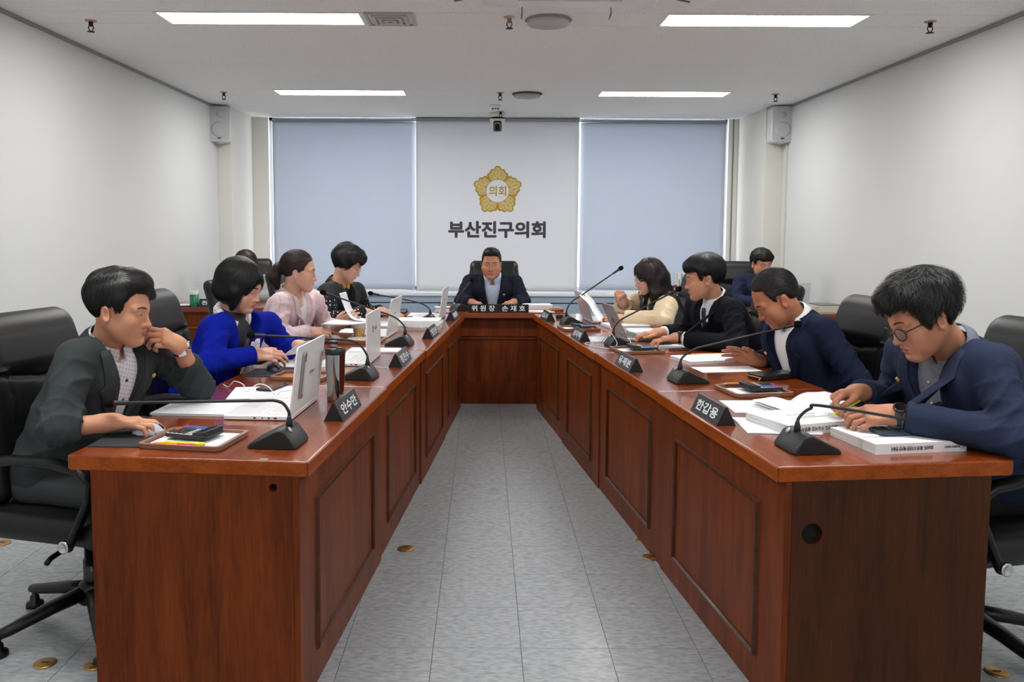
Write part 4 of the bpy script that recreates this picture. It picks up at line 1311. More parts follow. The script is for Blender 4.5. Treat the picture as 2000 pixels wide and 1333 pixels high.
def calc(t):
    """calculator lying flat; display towards -y"""
    MB().prism(rrect(.105, .15, .010), .0, .012).build('body', mat('calc_black', (30, 31, 34), .4), t, bevel=.003)
    MB().prism(rrect(.097, .092, .006), .012, .0135, Matrix.Translation((0, .024, 0))).build('keypad_plate', mat('calc_ivory', (206, 204, 196), .4), t, bevel=.001)
    M = Matrix.Translation((0, -.050, .010)) @ Matrix.Rotation(math.radians(-9), 4, 'X')
    MB().prism(rrect(.1, .05, .008), 0, .012, M).build('display_hood', MATS['calc_black'], t, bevel=.003)
    MB().prism(rrect(.08, .026, .003), .012, .0126, M).build('display', mat('calc_lcd', (40, 52, 78), .1), t)
    cols = {0: mat('key_black', (34, 34, 38), .4), 1: mat('key_red', (196, 50, 46), .4), 2: mat('key_blue', (56, 92, 168), .4), 3: mat('key_grey', (170, 170, 170), .4)}
    ks = [MB() for _ in range(4)]
    for r in range(5):
        for c in range(6):
            k = 1 if (r == 4 and c in (2, 3)) or (c == 5 and r == 4) else 2 if c >= 4 else 3 if r == 0 else 0
            x, y = -.04 + c * .016, -.008 + r * .0165
            ks[k].prism(rrect(.0125, .012, .003, 2), .0135, .0165, Matrix.Translation((x, y, 0)))
    for k in range(4):
        o = ks[k].build('keys', cols[k], t); o['kind'] = 'stuff'
def pen(t_name, label, cat, p, q, r, m, tip=None, n=8, capm=None):
    p, q = Vector(p), Vector(q); d = (q - p).normalized()
    t = thing(t_name, label, cat, p, 0, 'pens and pencils')
    L_ = (q - p).length
    MB().tube([d * .018, d * (L_ * .62), d * L_], r, n).build('barrel', m, t, True)
    MB().tube([d * .018, d * 0.001], [r * .95, r * .2], n).build('tip', tip or m, t, True)
    if capm:
        MB().tube([d * (L_ * .62), d * (L_ + .002)], r * 1.12, n).build('cap', capm, t, True)
    return t
def rp(side, a, o, z):
    return row_pt(side, a, o, z)
t = tray(at('L', 'desk_tray', 'brown tray with calculator, yellow and pink pens by the mouse pad', 'tray', .182, .418, -4, TZ, TG), .215, .265)
MB().prism(rrect(.16, .235, .002), .0062, .0072, Matrix.Translation((.018, 0, 0))).build('notepad', pw, t)
t = at('L', 'calculator', 'calculator with blue and red keys on the tray by the mouse pad', 'calculator', .205, .43, -12, TZ + .0165, 'desk calculators'); calc(t)
pen('highlighter', 'yellow highlighter on the tray by the mouse pad', 'highlighter', rp('L', .112, .50, TZ + .0145), rp('L', .102, .355, TZ + .0145), .0062, hl_y, capm=hl_y)
pen('pen', 'orange pen with a pink end beside the yellow highlighter', 'pen', rp('L', .098, .52, TZ + .0145), rp('L', .088, .38, TZ + .0145), .0052, orange, pk, capm=pk)
t = tray(at('L', 'desk_tray', 'brown tray with orange pencils behind the first laptop', 'tray', 1.30, .42, -4, TZ, TG), .18, .24)
for k in range(4):
    pen('pencil', 'orange pencil in the tray behind the first laptop', 'pencil', rp('L', 1.25 + .014 * k, .52, TZ + .0115), rp('L', 1.262 + .014 * k, .345, TZ + .0115), .004, pencil_m, mat('pencil_red', (196, 60, 50), .4), 6)
t = tray(at('L', 'desk_tray', 'brown tray with note sheets beside the paper cup', 'tray', 2.47, .43, 0, TZ, TG), .22, .25)
pen('pencil', 'pink-tipped pencil on the tray beside the paper cup', 'pencil', rp('L', 2.38, .535, TZ + .0225), rp('L', 2.372, .36, TZ + .0225), .004, mat('pencil_peach', (232, 178, 120), .4), pk, 6)
t = tray(thing('desk_tray', 'brown tray of small coloured things at the edge of the head desk', 'tray', (-.33, 7.09, TZ), 0, TG), .12, .09)
t = tray(at('L', 'desk_tray', 'brown tray with coloured pens behind the paper spread of the dotted woman', 'tray', 4.0, .56, 2, TZ, TG), .20, .27)
t = at('L', 'calculator', 'black calculator on the tray behind the paper spread', 'calculator', 4.01, .50, 90, TZ + .017, 'desk calculators'); calc(t)
for k, c in enumerate((hl_y, pk, orange, mat('pen_white', (220, 220, 220), .4))):
    pen('pen', ['yellow', 'pink', 'orange', 'white'][k] + ' pen on the tray behind the paper spread', 'pen', rp('L', 3.95 + .022 * k, .675, TZ + .0145), rp('L', 3.955 + .022 * k, .56, TZ + .0145), .005, c)
for a, o, lab, yaw in ((1.035, .395, 'in front of the open booklet', 3), (2.185, .245, 'behind the older man\'s name plate', 4), (3.185, .145, 'behind the pale-reflecting name plate', 3)):
    t = tray(at('R', 'desk_tray', 'brown tray with a calculator ' + lab, 'tray', a, o, yaw, TZ, TG), .215, .25)
    MB().prism(rrect(.16, .22, .002), .0062, .0072, Matrix.Translation((.014, -.005, 0))).build('notepad', pw, t)
    t = at('R', 'calculator', 'calculator with coloured keys on the tray ' + lab, 'calculator', a, o + .03, 6, TZ + .0165, 'desk calculators'); calc(t)
pen('pencil', 'orange pencil on the tray in front of the open booklet', 'pencil', rp('R', 1.125, .30, TZ + .021), rp('R', 1.128, .475, TZ + .021), .004, pencil_m, mat('pencil_wood', (222, 190, 140), .5), 6)
pen('highlighter', 'yellow highlighter on the tray behind the pale-reflecting name plate', 'highlighter', rp('R', 3.24, .09, TZ + .0225), rp('R', 3.26, .215, TZ + .0225), .0055, hl_y)
pen('pencil', 'orange pencil under the hand of the older man', 'pencil', rp('R', 2.045, .50, TZ + .004), rp('R', 2.05, .68, TZ + .004), .004, pencil_m, MATS['pencil_wood'], 6)
t = tray(thing('desk_tray', 'brown tray with orange pencils on the head desk', 'tray', (.60, 6.70, TZ), .1, TG), .1, .15)
pen('pencil', 'orange pencil at the right corner of the head desk', 'pencil', (.53, 6.615, TZ + .022), (.66, 6.62, TZ + .022), .004, pencil_m, pk, 6)
t = at('R', 'calculator', 'flat calculator on the desk before the pale laptop', 'calculator', 3.93, .19, 80, TZ, 'desk calculators'); calc(t)

# mouse pads and mice
padm = mat('pad_black', (38, 39, 43), .85)
def mouse(t, m, m2):
    V = []
    nu, nv = 17, 12
    for i in range(nu):
        u = i / (nu - 1)
        y = -.052 + .104 * u
        w = .031 * (max(0, 1 - ((u - .5) * 2) ** 4)) ** .5 + .0005
        h = .034 * max(0, 1 - ((u - .56) * 1.86) ** 2) ** .6 + .0045
        for j in range(nv):
            a = PI * j / (nv - 1)
            V.append((w * math.cos(a), y, max(0, h * math.sin(a) ** .7)))
    MB().grid(V, nu, nv).build('shell', m, t, True)
    MB().tube([(0, -.048, .015), (0, -.035, .026), (0, -.028, .029)], .0035, 8).build('wheel', m2, t, True)
    MB().box((-.03, -.05, 0), (.03, .05, .003)).build('sole', m2, t, bevel=.001)
t = at('L', 'mouse_pad', 'black mouse pad under the hand of the grey-suited man', 'mouse pad', .20, .635, 4, TZ); MB().prism(rrect(.215, .185, .006), 0, .003).build('sheet', padm, t)
t = at('L', 'computer_mouse', 'silver and black mouse under the hand of the grey-suited man', 'mouse', .262, .612, 10, TZ + .003); mouse(t, mat('mouse_silver', (190, 194, 202), .3, .2), dk)
t = at('L', 'mouse_pad', 'dark mouse pad before the woman in royal blue', 'mouse pad', 1.40, .60, 2, TZ); MB().prism(rrect(.20, .215, .006), 0, .003).build('sheet', mat('pad_navy', (48, 50, 62), .85), t)
t = at('L', 'computer_mouse', 'dark grey mouse before the woman in royal blue', 'mouse', 1.44, .60, -50, TZ + .003); mouse(t, mat('mouse_dark', (52, 54, 60), .35), dk)
t = at('L', 'mouse_pad', 'dark mouse pad beside the paper cup', 'mouse pad', 2.46, .60, 0, TZ); MB().prism(rrect(.2, .09, .006), 0, .003).build('sheet', padm, t)
t = at('L', 'computer_mouse', 'white mouse lying near the paper cup', 'mouse', 2.46, .598, 70, TZ + .003); mouse(t, mat('mouse_white', (222, 222, 220), .3), dk)
pen('highlighter', 'yellow highlighter behind the white mouse', 'highlighter', rp('L', 2.555, .65, TZ + .0065), rp('L', 2.56, .53, TZ + .0065), .006, hl_y, orange)
# tumbler and cup
t = at('L', 'tumbler', 'polished steel tumbler with a black lid beside the first laptop', 'tumbler', .835, .145, 0)
MB().lathe([(.031, 0), (.033, .003), (.0335, .02), (.0385, .185), (.0385, .188)], 40).build('body', mat('polished_steel', (196, 194, 192), .09, 1.), t, True)
MB().lathe([(.0395, .184), (.040, .202), (.036, .208), (.033, .206), (.031, .203), (.001, .203)], 40).build('lid', mat('lid_black', (22, 22, 24), .35), t, smooth='auto')
MB().box((-.008, -.028, .203), (.008, -.006, .210)).build('slider', dk, t, bevel=.002)
t = at('L', 'paper_cup', 'white paper cup with a tan sleeve', 'cup', 2.585, .475, 0)
MB().lathe([(.027, 0), (.028, .002), (.0385, .094), (.0405, .096), (.0405, .099), (.0375, .098), (.0365, .09)], 32, cap=False).build('cup', mat('cup_white', (230, 229, 225), .5), t, True)
MB().lathe([(.0298, .012), (.0305, .0125), (.0372, .068), (.0365, .069)], 32, cap=False).build('sleeve', mat('cup_tan', (196, 158, 92), .6), t, True)
M = frame((.024, -.0228, .031), (.68, .73, 0), (.02, -.02, 1))
MB().prism(rrect(.008, .011, .002), 0, .0006, Matrix.Translation((-.012, -.0315, .031)) @ Matrix.Rotation(PI / 2 + .12, 4, 'X') ).build('print_mark', mat('cup_print', (60, 50, 40), .6), t)
MB().lathe([(.034, .06), (.001, .0605)], 24, cap=False).build('coffee', mat('coffee', (60, 34, 20), .2), t)
# phone, black pouch, wallet, cables
t = at('L', 'phone', 'black phone lying on the papers beside the first laptop', 'phone', 1.04, .47, 80, TZ + .0045)
MB().prism(rrect(.075, .155, .010), 0, .008).build('body', mat('phone_black', (24, 24, 28), .3), t, bevel=.002); MB().prism(rrect(.069, .148, .008), .008, .0084).build('screen', scr, t)
t = at('L', 'phone', 'dark blue phone lying behind the steel tumbler', 'phone', 1.73, .33, 85, TZ + .0045)
MB().prism(rrect(.075, .155, .010), 0, .009).build('body', mat('phone_navy', (50, 50, 78), .35), t, bevel=.002); MB().prism(rrect(.069, .148, .008), .009, .0094).build('screen', scr, t)
t = at('R', 'wallet', 'black crocodile-pattern zip wallet with a gold zip pull', 'wallet', 1.34, .625, 14)
cro = mat('croc_black', (18, 18, 20), .22, bump=(90, .8, (1, 1, .5)))
MB().prism(rrect(.105, .205, .012), .001, .027).build('body', cro, t, bevel=.006, seg=3)
MB().tube([(-.05, -.1045, .014), (.05, -.1045, .014)], .003, 6).build('zip', mat('zip_gold', (190, 156, 90), .3, .8), t, True)
MB().tube([(.045, -.105, .016), (.05, -.112, .010), (.05, -.118, .004)], .0028, 6).build('zip_pull', MATS['zip_gold'], t, True)
MB().tube([(-.054, -.098, .014), (-.054, .098, .014)], .0018, 6).build('zip', MATS['zip_gold'], t, True)
t = at('R', 'pouch', 'small black pouch beside the silver laptop', 'pouch', 2.445, .475, 10)
MB().prism(rrect(.07, .11, .015), .001, .022).build('body', bkp, t, bevel=.007, seg=3)
MB().tube([(-.03, .03, .02), (-.035, .05, .018), (-.04, .06, .004)], .002, 6).build('loop', dk, t, True)
def cable(name, label, pts, r, m, group=None):
    p0 = Vector(pts[0])
    t = thing(name, label, 'cable', (p0.x, p0.y, p0.z - r), 0, group)
    MB().tube([p - p0 + Vector((0, 0, r)) for p in spline(pts, 10)], r, 7).build('cord', m, t, True)
wc = mat('cable_white', (226, 226, 226), .5)
cable('charging_cable', 'white charging cable arching over papers beside the first laptop', [rp('L', *p) for p in ((1.08, .70, TZ + .004), (1.04, .66, TZ + .004), (1.0, .62, TZ + .035), (.96, .565, TZ + .03), (.93, .54, TZ + .008), (.95, .50, TZ + .035), (.93, .45, TZ + .03), (.88, .40, TZ + .008), (.87, .37, TZ + .025), (.88, .30, TZ + .026), (.85, .262, TZ + .012))], .0022, wc)
cable('charging_cable', 'white charging cable looped around a right-row microphone', [rp('R', *p) for p in ((2.54, .345, TZ + .012), (2.52, .30, TZ + .030), (2.44, .285, TZ + .004), (2.30, .20, TZ + .003), (2.285, .10, TZ + .004), (2.36, .05, TZ + .004), (2.45, .02, TZ + .004), (2.52, .045, TZ + .004), (2.44, .105, TZ + .02), (2.325, .115, TZ + .075), (2.31, .13, TZ + .088), (2.30, .165, TZ + .03), (2.28, .135, TZ + .003))], .0022, wc)
cable('black_cable', 'thin black cable lying on the sheet beside the black pouch', [rp('R', *p) for p in ((2.44, .535, TZ + .006), (2.40, .56, TZ + .006), (2.34, .60, TZ + .004), (2.33, .68, TZ + .004), (2.36, .715, TZ + .02))], .0018, dk)
cable('white_cable', 'thin white cable by the pale-reflecting name plate of the left row', [rp('L', *p) for p in ((1.585, .22, TZ + .012), (1.57, .17, TZ + .012), (1.58, .12, TZ + .004), (1.60, .10, TZ + .003), (1.56, .085, TZ + .003))], .0018, wc)

# staff corners
t = thing('bottle', 'green bottle with a white handled lid on the side desk', 'bottle', (-2.455, 6.93, TZ), 0)
MB().lathe([(.034, 0), (.036, .003), (.036, .105)], 32).build('body', mat('bottle_green', (18, 118, 74), .4), t, True)
MB().lathe([(.0365, .105), (.0365, .128), (.034, .132)], 32).build('lid', mat('lid_cream', (222, 220, 208), .45), t, smooth='auto')
MB().tube(spline([(-.030, 0, .13), (-.031, 0, .155), (-.02, 0, .164), (.02, 0, .164), (.031, 0, .155), (.030, 0, .13)], 5), .0035, 8).build('handle', MATS['lid_cream'], t, True)
t = thing('paper_pile', 'papers and a dark folder on the side desk by the left wall', 'papers', (-2.60, 6.98, TZ), .1, PG)
MB().box((-.13, -.08, 0), (.10, .08, .008)).build('folder', mat('folder_dark', (70, 40, 30), .5), t); sheets(t, .18, .12, 2, .001, .004); 
for c in children_of(t):
    if c.name.startswith('sheet'): c.location.z = .008
def monitor(x, y, rz, label, w=.34, h=.22):
    t = thing('laptop', label, 'laptop', (x, y, TZ), rz, 'open laptops')
    MB().prism(rrect(w, .22, .01), .001, .016, Matrix.Translation((0, .11, 0))).build('base', lw, t, bevel=.002)
    M = Matrix.Translation((0, 0, .014)) @ Matrix.Rotation(math.radians(12), 4, 'X')
    MB().prism(rrect(w, h, .01), -.003, .003, M @ Matrix.Translation((0, 0, h / 2)) @ Matrix.Rotation(PI / 2, 4, 'X')).build('lid', mat('lid_grey', (206, 209, 212), .4), t, bevel=.002)
monitor(2.52, 6.78, 0, 'grey laptop lid on the side desk in front of the clerk', .36, .23)
monitor(-2.2, 7.08, 0, 'pale laptop lid on the side desk beside the green bottle', .34, .21)
t = thing('paper_stack', 'stack of papers and a grey notebook on the right side desk', 'papers', (2.83, 6.80, TZ), .1, PG)
MB().box((-.10, -.12, 0), (.12, .12, .05)).build('block', mat('paper_yellowish', (206, 204, 188), .8, noise=(8, .15, (1, 1, 150))), t); MB().box((-.08, -.10, .05), (.10, .10, .06)).build('notebook', mat('notebook_grey', (120, 122, 124), .6), t)
# things on the window cabinet
SZ = .685
for k, (x, w, h, c) in enumerate(((2.22, .045, .25, (226, 228, 230)), (2.27, .04, .24, (214, 218, 222)), (2.315, .045, .245, (228, 228, 226)), (2.365, .05, .23, (220, 222, 224)), (2.165, .05, .11, (120, 40, 60)))):
    t = thing('upright_book', ['white book standing at the inner end of the window sill row', 'pale grey book in the window sill row', 'white book in the middle of the window sill row', 'white book at the outer end of the window sill row', 'short dark red book on the window sill'][k], 'book', (x, 9.33, SZ), 0, 'books on the window sill')
    m = mat('binder_%d' % k, c, .6)
    MB().box((-w / 2 + .002, -.068, .003), (w / 2 - .002, .095, h - .003)).build('pages', pw, t)
    b_ = MB(); b_.box((-w / 2, -.07, 0), (w / 2, -.068, h)); b_.box((-w / 2, -.07, 0), (-w / 2 + .002, .1, h)); b_.box((w / 2 - .002, -.07, 0), (w / 2, .1, h)); b_.build('cover', m, t)
    MB().box((-w * .18, -.0706, h * .25), (w * .18, -.0700, h * .7)).build('spine_print', gt, t)
t = thing('paper_pile', 'flat white papers lying on the window sill', 'papers', (1.62, 9.30, SZ), .0, PG); sheets(t, .40, .16, 4, .004, .02, None, 31)
t = thing('shallow_box', 'white shallow box on the window sill behind the clerk\'s chair', 'box', (2.62, 9.32, SZ), 0)
MB().box((-.14, -.1, 0), (.14, .1, .30)).build('body', mat('box_white', (218, 220, 222), .6), t, bevel=.003)
MB().box((-.142, -.102, .27), (.142, .102, .31)).build('lid', mat('box_blue', (60, 110, 180), .6), t, bevel=.003)

# small wear: strip of tape on the near left desk edge
t = at('L', 'tape_scrap', 'scrap of grey tape on the near edge of the left desks', 'tape', .012, .135, 0, TZ)
MB().box((-.008, -.012, .0), (.010, .012, .0006)).build('strip', mat('tape_grey', (150, 138, 124), .6), t)
# ================================================================ PEOPLE
def V3(*p): return np.array(p, np.float32)
def unit(v):
    v = np.asarray(v, np.float32); return v / max(float(np.linalg.norm(v)), 1e-6)
def basis(x, hint):
    x = unit(x); z = np.asarray(hint, np.float32); z = unit(z - x * float(x @ z)); y = np.cross(z, x)
    return np.stack([x, y, z], 1)                      # columns: along x, y, z=hint

def skin_mat(name, rgb):
    m, nt, b = node_mat(name)
    c = lin(rgb)
    tc = nt.nodes.new('ShaderNodeTexCoord'); n = nt.nodes.new('ShaderNodeTexNoise'); n.inputs['Scale'].default_value = 14; n.inputs['Detail'].default_value = 4
    nt.links.new(tc.outputs['Object'], n.inputs['Vector'])
    r = nt.nodes.new('ShaderNodeValToRGB')
    r.color_ramp.elements[0].position, r.color_ramp.elements[1].position = .3, .72
    r.color_ramp.elements[0].color = (c[0] * .93, c[1] * .82, c[2] * .78, 1); r.color_ramp.elements[1].color = (min(1, c[0] * 1.04), c[1] * 1.05, c[2] * 1.06, 1)
    nt.links.new(n.outputs['Fac'], r.inputs['Fac']); nt.links.new(r.outputs['Color'], b.inputs['Base Color'])
    b.inputs['Roughness'].default_value = .55
    b.inputs['Specular IOR Level'].default_value = .3
    b.inputs['Subsurface Weight'].default_value = .12
    b.inputs['Subsurface Radius'].default_value = (.012, .005, .003)
    b.inputs['Subsurface Scale'].default_value = 1.0
    return m
def hair_mat(name, rgb, rough=.46):
    m, nt, b = node_mat(name)
    c = lin(rgb)
    b.inputs['Base Color'].default_value = (*c, 1); b.inputs['Roughness'].default_value = rough
    b.inputs['Specular IOR Level'].default_value = .4
    return m
def cloth_mat(name, rgb, rough=.9, fine=900, amt=.12, sheen=.0):
    m = mat(name, rgb, rough, spec=.12, noise=(fine, amt, (1, 1, 1)), bump=(15, 1.0, (1, 1, .55)), sheen=sheen)
    return m

# ---------------------------------------------------------------- head
def head_sdf(g):
    """head-local distance: x forward, y left, z up, origin between the ears at eye level; g: face proportions"""
    jw, ck, ns, lg = g.get('jaw', 1.), g.get('cheek', 1.), g.get('nose', 1.), g.get('long', 1.)
    def f(q):
        a = np.stack([q[:, 0], np.abs(q[:, 1]), q[:, 2]], -1)
        d = s_ell(q, (-.010, 0, .036), (.097, .076, .086))
        d = smin(d, s_ell(q, (.028, 0, -.030 * lg), (.062, .060 * jw, .080 * lg)), .035)
        d = smin(d, s_cap(a, (-.004, .052 * jw, -.045 * lg), (.062, .018 * jw, -.100 * lg), .019), .030)
        d = smin(d, s_ell(q, (.070, 0, -.098 * lg), (.021, .024 * jw, .019)), .022)
        d = smin(d, s_ell(a, (.052, .040 * ck, -.032), (.030, .026 * ck, .028)), .022)
        d = smin(d, s_ell(a, (.048, .034 * jw, -.062 * lg), (.028, .024 * ck, .030)), .022)
        d = smin(d, s_cap(a, (.086, .0, .018), (.072, .045, .016), .0095), .016)
        # eye sockets and lids
        d = smax(d, -s_ell(a, (.104, .032, -.002), (.017, .019, .0115)), .010)
        d = smin(d, s_ell(a, (.0735, .032, -.003), (.0145, .0165, .0125)), .005)
        # nose
        n = s_cap(q, (.084, 0, .006), (.0975 + .004 * ns, 0, -.034), .0072, .0098 * ns)
        n = smin(n, s_ell(q, (.0990 + .004 * ns, 0, -.0385), (.0110, .0130 * ns, .0100)), .006)
        n = smin(n, s_ell(a, (.0905, .0135 * ns, -.0415), (.0105, .0080, .0084)), .005)
        d = smin(d, n, .0085)
        # muzzle, lips
        d = smin(d, s_ell(q, (.072, 0, -.066 * lg), (.022, .030, .026)), .014)
        d = smin(d, s_ell(q, (.0885, 0, -.0625 * lg), (.0085, .019, .0052)), .006)
        d = smin(d, s_ell(q, (.0870, 0, -.0735 * lg), (.0085, .0165, .0058)), .006)
        d = smax(d, -s_cap(a, (.0975, 0, -.0680 * lg), (.083, .023, -.0685 * lg), .0016), .004)
        d = smax(d, -s_ell(q, (.096, 0, -.0855 * lg), (.0095, .018, .0055)), .008)
        # ears
        R = rotm('y', -14) @ rotm('z', 24)
        e = s_ell(a, (-.012, .0775, -.014), (.0195, .0075, .0320), R)
        e = smax(e, -s_ell(a, (-.006, .0870, -.012), (.0105, .0085, .0200), R), .004)
        d = smin(d, e, .006)
        return d
    return f

def march(f, P, D, n=45, eps=0.):
    P = np.asarray(P, np.float32).copy(); D = np.asarray(D, np.float32)
    P0 = P.copy()
    for _ in range(n):
        d = f(P) - eps
        P += D * np.clip(d, -.01, .05)[:, None] * .85
    far = (np.abs(f(P) - eps) > .003) | (((P - P0) ** 2).sum(1) > .45 ** 2)
    if far.any():                                  # the ray passed beside the surface: fall back to the nearest point
        Q = P0[far] + D[far] * .33
        for _ in range(12):
            g, d = grad(f, Q, .003)
            Q = Q - g * (d - eps)[:, None] * .8
        P[far] = Q
    return P

def strands(mb, f, seeds, flow, rnd, n=6, step=.011, r=.0013, lift=.001, curl=0., droop=.0, jitter=0.):
    """thin tapering locks that run over the hair volume"""
    m = len(seeds)
    P = np.asarray(seeds, np.float32).copy()
    path = [P.copy()]
    ph = rnd.random(m).astype(np.float32) * 6.28
    jit = (rnd.normal(0, .22 + jitter, m)).astype(np.float32)
    nrm = []
    for k in range(n):
        g, d = grad(f, P, .004)
        nrm.append(g)
        v = flow(P).astype(np.float32)
        v = v - g * (v * g).sum(1)[:, None]
        v /= np.maximum(np.linalg.norm(v, axis=1, keepdims=True), 1e-5)
        v = v + np.cross(g, v) * jit[:, None]
        if curl:
            v = v + np.cross(g, v) * (np.sin(ph + k * 1.3) * curl)[:, None]
        P = P + v * step
        P = P - g * (f(P) - lift - .0008 * k * droop)[:, None] * .8
        path.append(P.copy())
    nrm.append(nrm[-1])
    rr = r * (.7 + .6 * rnd.random(m))
    for i in range(m):
        pts = [path[k][i] for k in range(n + 1)]
        vs = []
        for k, p in enumerate(pts):
            t = unit(pts[min(k + 1, n)] - pts[max(k - 1, 0)]); nn = nrm[k][i]; sd = np.cross(t, nn)
            w = rr[i] * (1 - (k / n) ** 2 * .92) * (.45 if k == 0 else 1)
            vs += [tuple(p + sd * w), tuple(p + nn * w * .7), tuple(p - sd * w)]
        fs = []
        for k in range(n):
            for q in range(2):
                fs.append((k * 3 + q, k * 3 + q + 1, k * 3 + q + 4, k * 3 + q + 3))
        mb.add(vs, fs)

XS = [-.13, -.075, -.05, -.040, -.030, .012, .018, .034, .040, .062, .080, .13]
def hair_style(style, hf):
    """returns (distance function in head space, flow, strand settings)"""
    def wob(q, a, k):
        return a * (np.sin(q[:, 0] * k + 2.1 * np.sin(q[:, 2] * k * .6)) * np.sin(q[:, 1] * k * 1.1 + q[:, 2] * k * .5))
    crown = V3(-.045, 0, .13)
    flow = lambda P: (P - crown) + V3(.0, 0, -.03)
    S = dict(n=6, step=.011, r=.0009, num=1500, curl=.0, droop=1.)
    if style == 'side_part':            # young man, swept over the forehead, tapered nape
        Z = [-.090, -.086, -.074, -.046, .004, .006, -.030, -.034, .020, .040, .058, .060]
        def f(q):
            d = s_ell(q, (-.016, 0, .046), (.109, .089, .097))
            d = smin(d, s_ell(q, (.024, .008, .096), (.066, .064, .038)), .03)
            d = smin(d, s_cap(q, (.070, .044, .058), (.062, -.020, .104), .016), .025)
            near = np.clip(-q[:, 1] / .05, -1, 1) * np.clip((q[:, 0] - .035) / .03, 0, 1)
            cz = np.interp(q[:, 0], XS, Z) + .028 * near
            d = d + wob(q, .0035, 60)
            return smax(d, (cz - q[:, 2]) * .75, .024)
        flow = lambda P: np.where((P[:, :1] > .0), (P - V3(.03, -.05, .13)) * V3(.8, 1.3, 1) + V3(.015, .03, .0), (P - crown) + V3(-.02, 0, -.06))
    elif style == 'fringe':             # straight fringe over the brow, rounded back
        Z = [-.086, -.082, -.068, -.038, .010, .012, -.016, -.012, .036, .046, .038, .032]
        def f(q):
            d = s_ell(q, (-.016, 0, .046), (.112, .092, .100))
            d = smin(d, s_ell(q, (.040, 0, .074), (.064, .076, .046)), .03)
            d = d + wob(q, .0025, 60)
            return smax(d, (np.interp(q[:, 0], XS, Z) - q[:, 2]) * .75, .034)
        flow = lambda P: (P - V3(-.03, .0, .14)) + V3(.012, 0, -.035)
    elif style == 'slick':              # older man, receding and combed back
        Z = [-.082, -.074, -.058, -.026, .016, .016, -.020, .000, .055, .078, .090, .100]
        def f(q):
            d = s_ell(q, (-.014, 0, .040), (.103, .084, .096))
            d = d + wob(q, .0015, 70)
            return smax(d, (np.interp(q[:, 0], XS, Z) + .020 * np.clip((np.abs(q[:, 1]) - .035) / .03, 0, 1) * (q[:, 0] > .03) - q[:, 2]) * .75, .022)
        flow = lambda P: V3(-.10, 0, -.02) + np.stack([P[:, 0] * 0, P[:, 1] * .6, -np.abs(P[:, 1]) * .5], -1)
    elif style == 'full':               # thick tousled hair hanging on the forehead
        Z = [-.086, -.082, -.074, -.048, .000, .000, -.036, -.030, .028, .052, .062, .066]
        def f(q):
            d = s_ell(q, (-.016, 0, .050), (.115, .095, .102))
            d = smin(d, s_ell(q, (.030, 0, .088), (.064, .074, .040)), .03)
            d = d + wob(q, .006, 48)
            return smax(d, (np.interp(q[:, 0], XS, Z) + .006 * np.sin(q[:, 1] * 160) - q[:, 2]) * .75, .024)
        flow = lambda P: (P - V3(-.055, .01, .13)) + V3(.010, 0, -.030)
        S.update(num=2400, r=.0010, droop=3.8, step=.012, curl=.14, jitter=.3)
    elif style == 'crop':               # short, close sides, low quiff
        Z = [-.076, -.070, -.050, -.016, .018, .018, -.006, .006, .060, .070, .068, .066]
        def f(q):
            d = s_ell(q, (-.012, 0, .040), (.101, .0805, .093))
            d = smin(d, s_ell(q, (.020, .0, .100), (.070, .062, .034)), .025)
            d = d + wob(q, .002, 70)
            return smax(d, (np.interp(q[:, 0], XS, Z) - q[:, 2]) * .75, .022)
        flow = lambda P: (P - V3(-.05, .02, .12)) + V3(.02, -.03, .0)
        S.update(num=1000)
    elif style == 'bob':                # chin-length bob, face opening at the front
        def f(q):
            d = s_ell(q, (-.020, 0, .022), (.116, .104, .118))
            d = smin(d, s_ell(q, (-.030, 0, -.045), (.088, .100, .062)), .04)
            d = smin(d, s_cap(np.stack([q[:, 0], np.abs(q[:, 1]), q[:, 2]], -1), (.018, .080, -.02), (.030, .072, -.098), .024, .012), .03)
            d = d + wob(q, .0018, 55)
            d = smax(d, -s_ell(q, (.122, 0, -.040), (.080, .074, .098)), .012)
            d = smax(d, -s_ell(q, (.01, 0, -.135), (.075, .062, .065)), .015)
            return smax(d, (-.108 + .35 * np.clip(-q[:, 0] - .02, 0, .1) - q[:, 2]), .015)
        flow = lambda P: (P - V3(.005, .02, .135)) * V3(1.0, 1.0, .6) + V3(.0, 0, -.075)
        S.update(num=2000, n=8, step=.014, r=.0009)
    elif style == 'tied':               # combed back into a low ponytail
        Z = [-.070, -.066, -.060, -.050, -.018, -.012, -.006, .000, .030, .060, .074, .086]
        def f(q):
            d = s_ell(q, (-.014, 0, .038), (.104, .083, .094))
            d = smax(d, (np.interp(q[:, 0], XS, Z) - q[:, 2]) * .75, .022)
            d = smin(d, s_cap(q, (-.098, 0, .030), (-.128, 0, .012), .018, .024), .012)
            d = smin(d, s_cap(q, (-.128, 0, .012), (-.140, 0, -.050), .024, .030), .02)
            d = smin(d, s_cap(q, (-.140, 0, -.050), (-.118, 0, -.108), .030, .012), .02)
            return d + wob(q, .0012, 90)
        flow = lambda P: np.where(P[:, :1] > -.10, V3(-.13, 0, .015) - P, V3(-.005, 0, -.05) + P * 0)
        S.update(num=1500, r=.0008, step=.013)
    elif style == 'permed':             # short layered perm
        Z = [-.088, -.086, -.080, -.066, -.050, -.044, -.036, -.014, .020, .040, .050, .056]
        def f(q):
            d = s_ell(q, (-.016, 0, .048), (.119, .102, .106))
            d = smin(d, s_ell(q, (.040, 0, .074), (.060, .074, .044)), .03)
            d = d + wob(q, .007, 46)
            return smax(d, (np.interp(q[:, 0], XS, Z) + .006 * np.sin(q[:, 0] * 120) - q[:, 2]) * .75, .014)
        flow = lambda P: (P - V3(-.03, .0, .14)) + V3(-.02, 0, -.03)
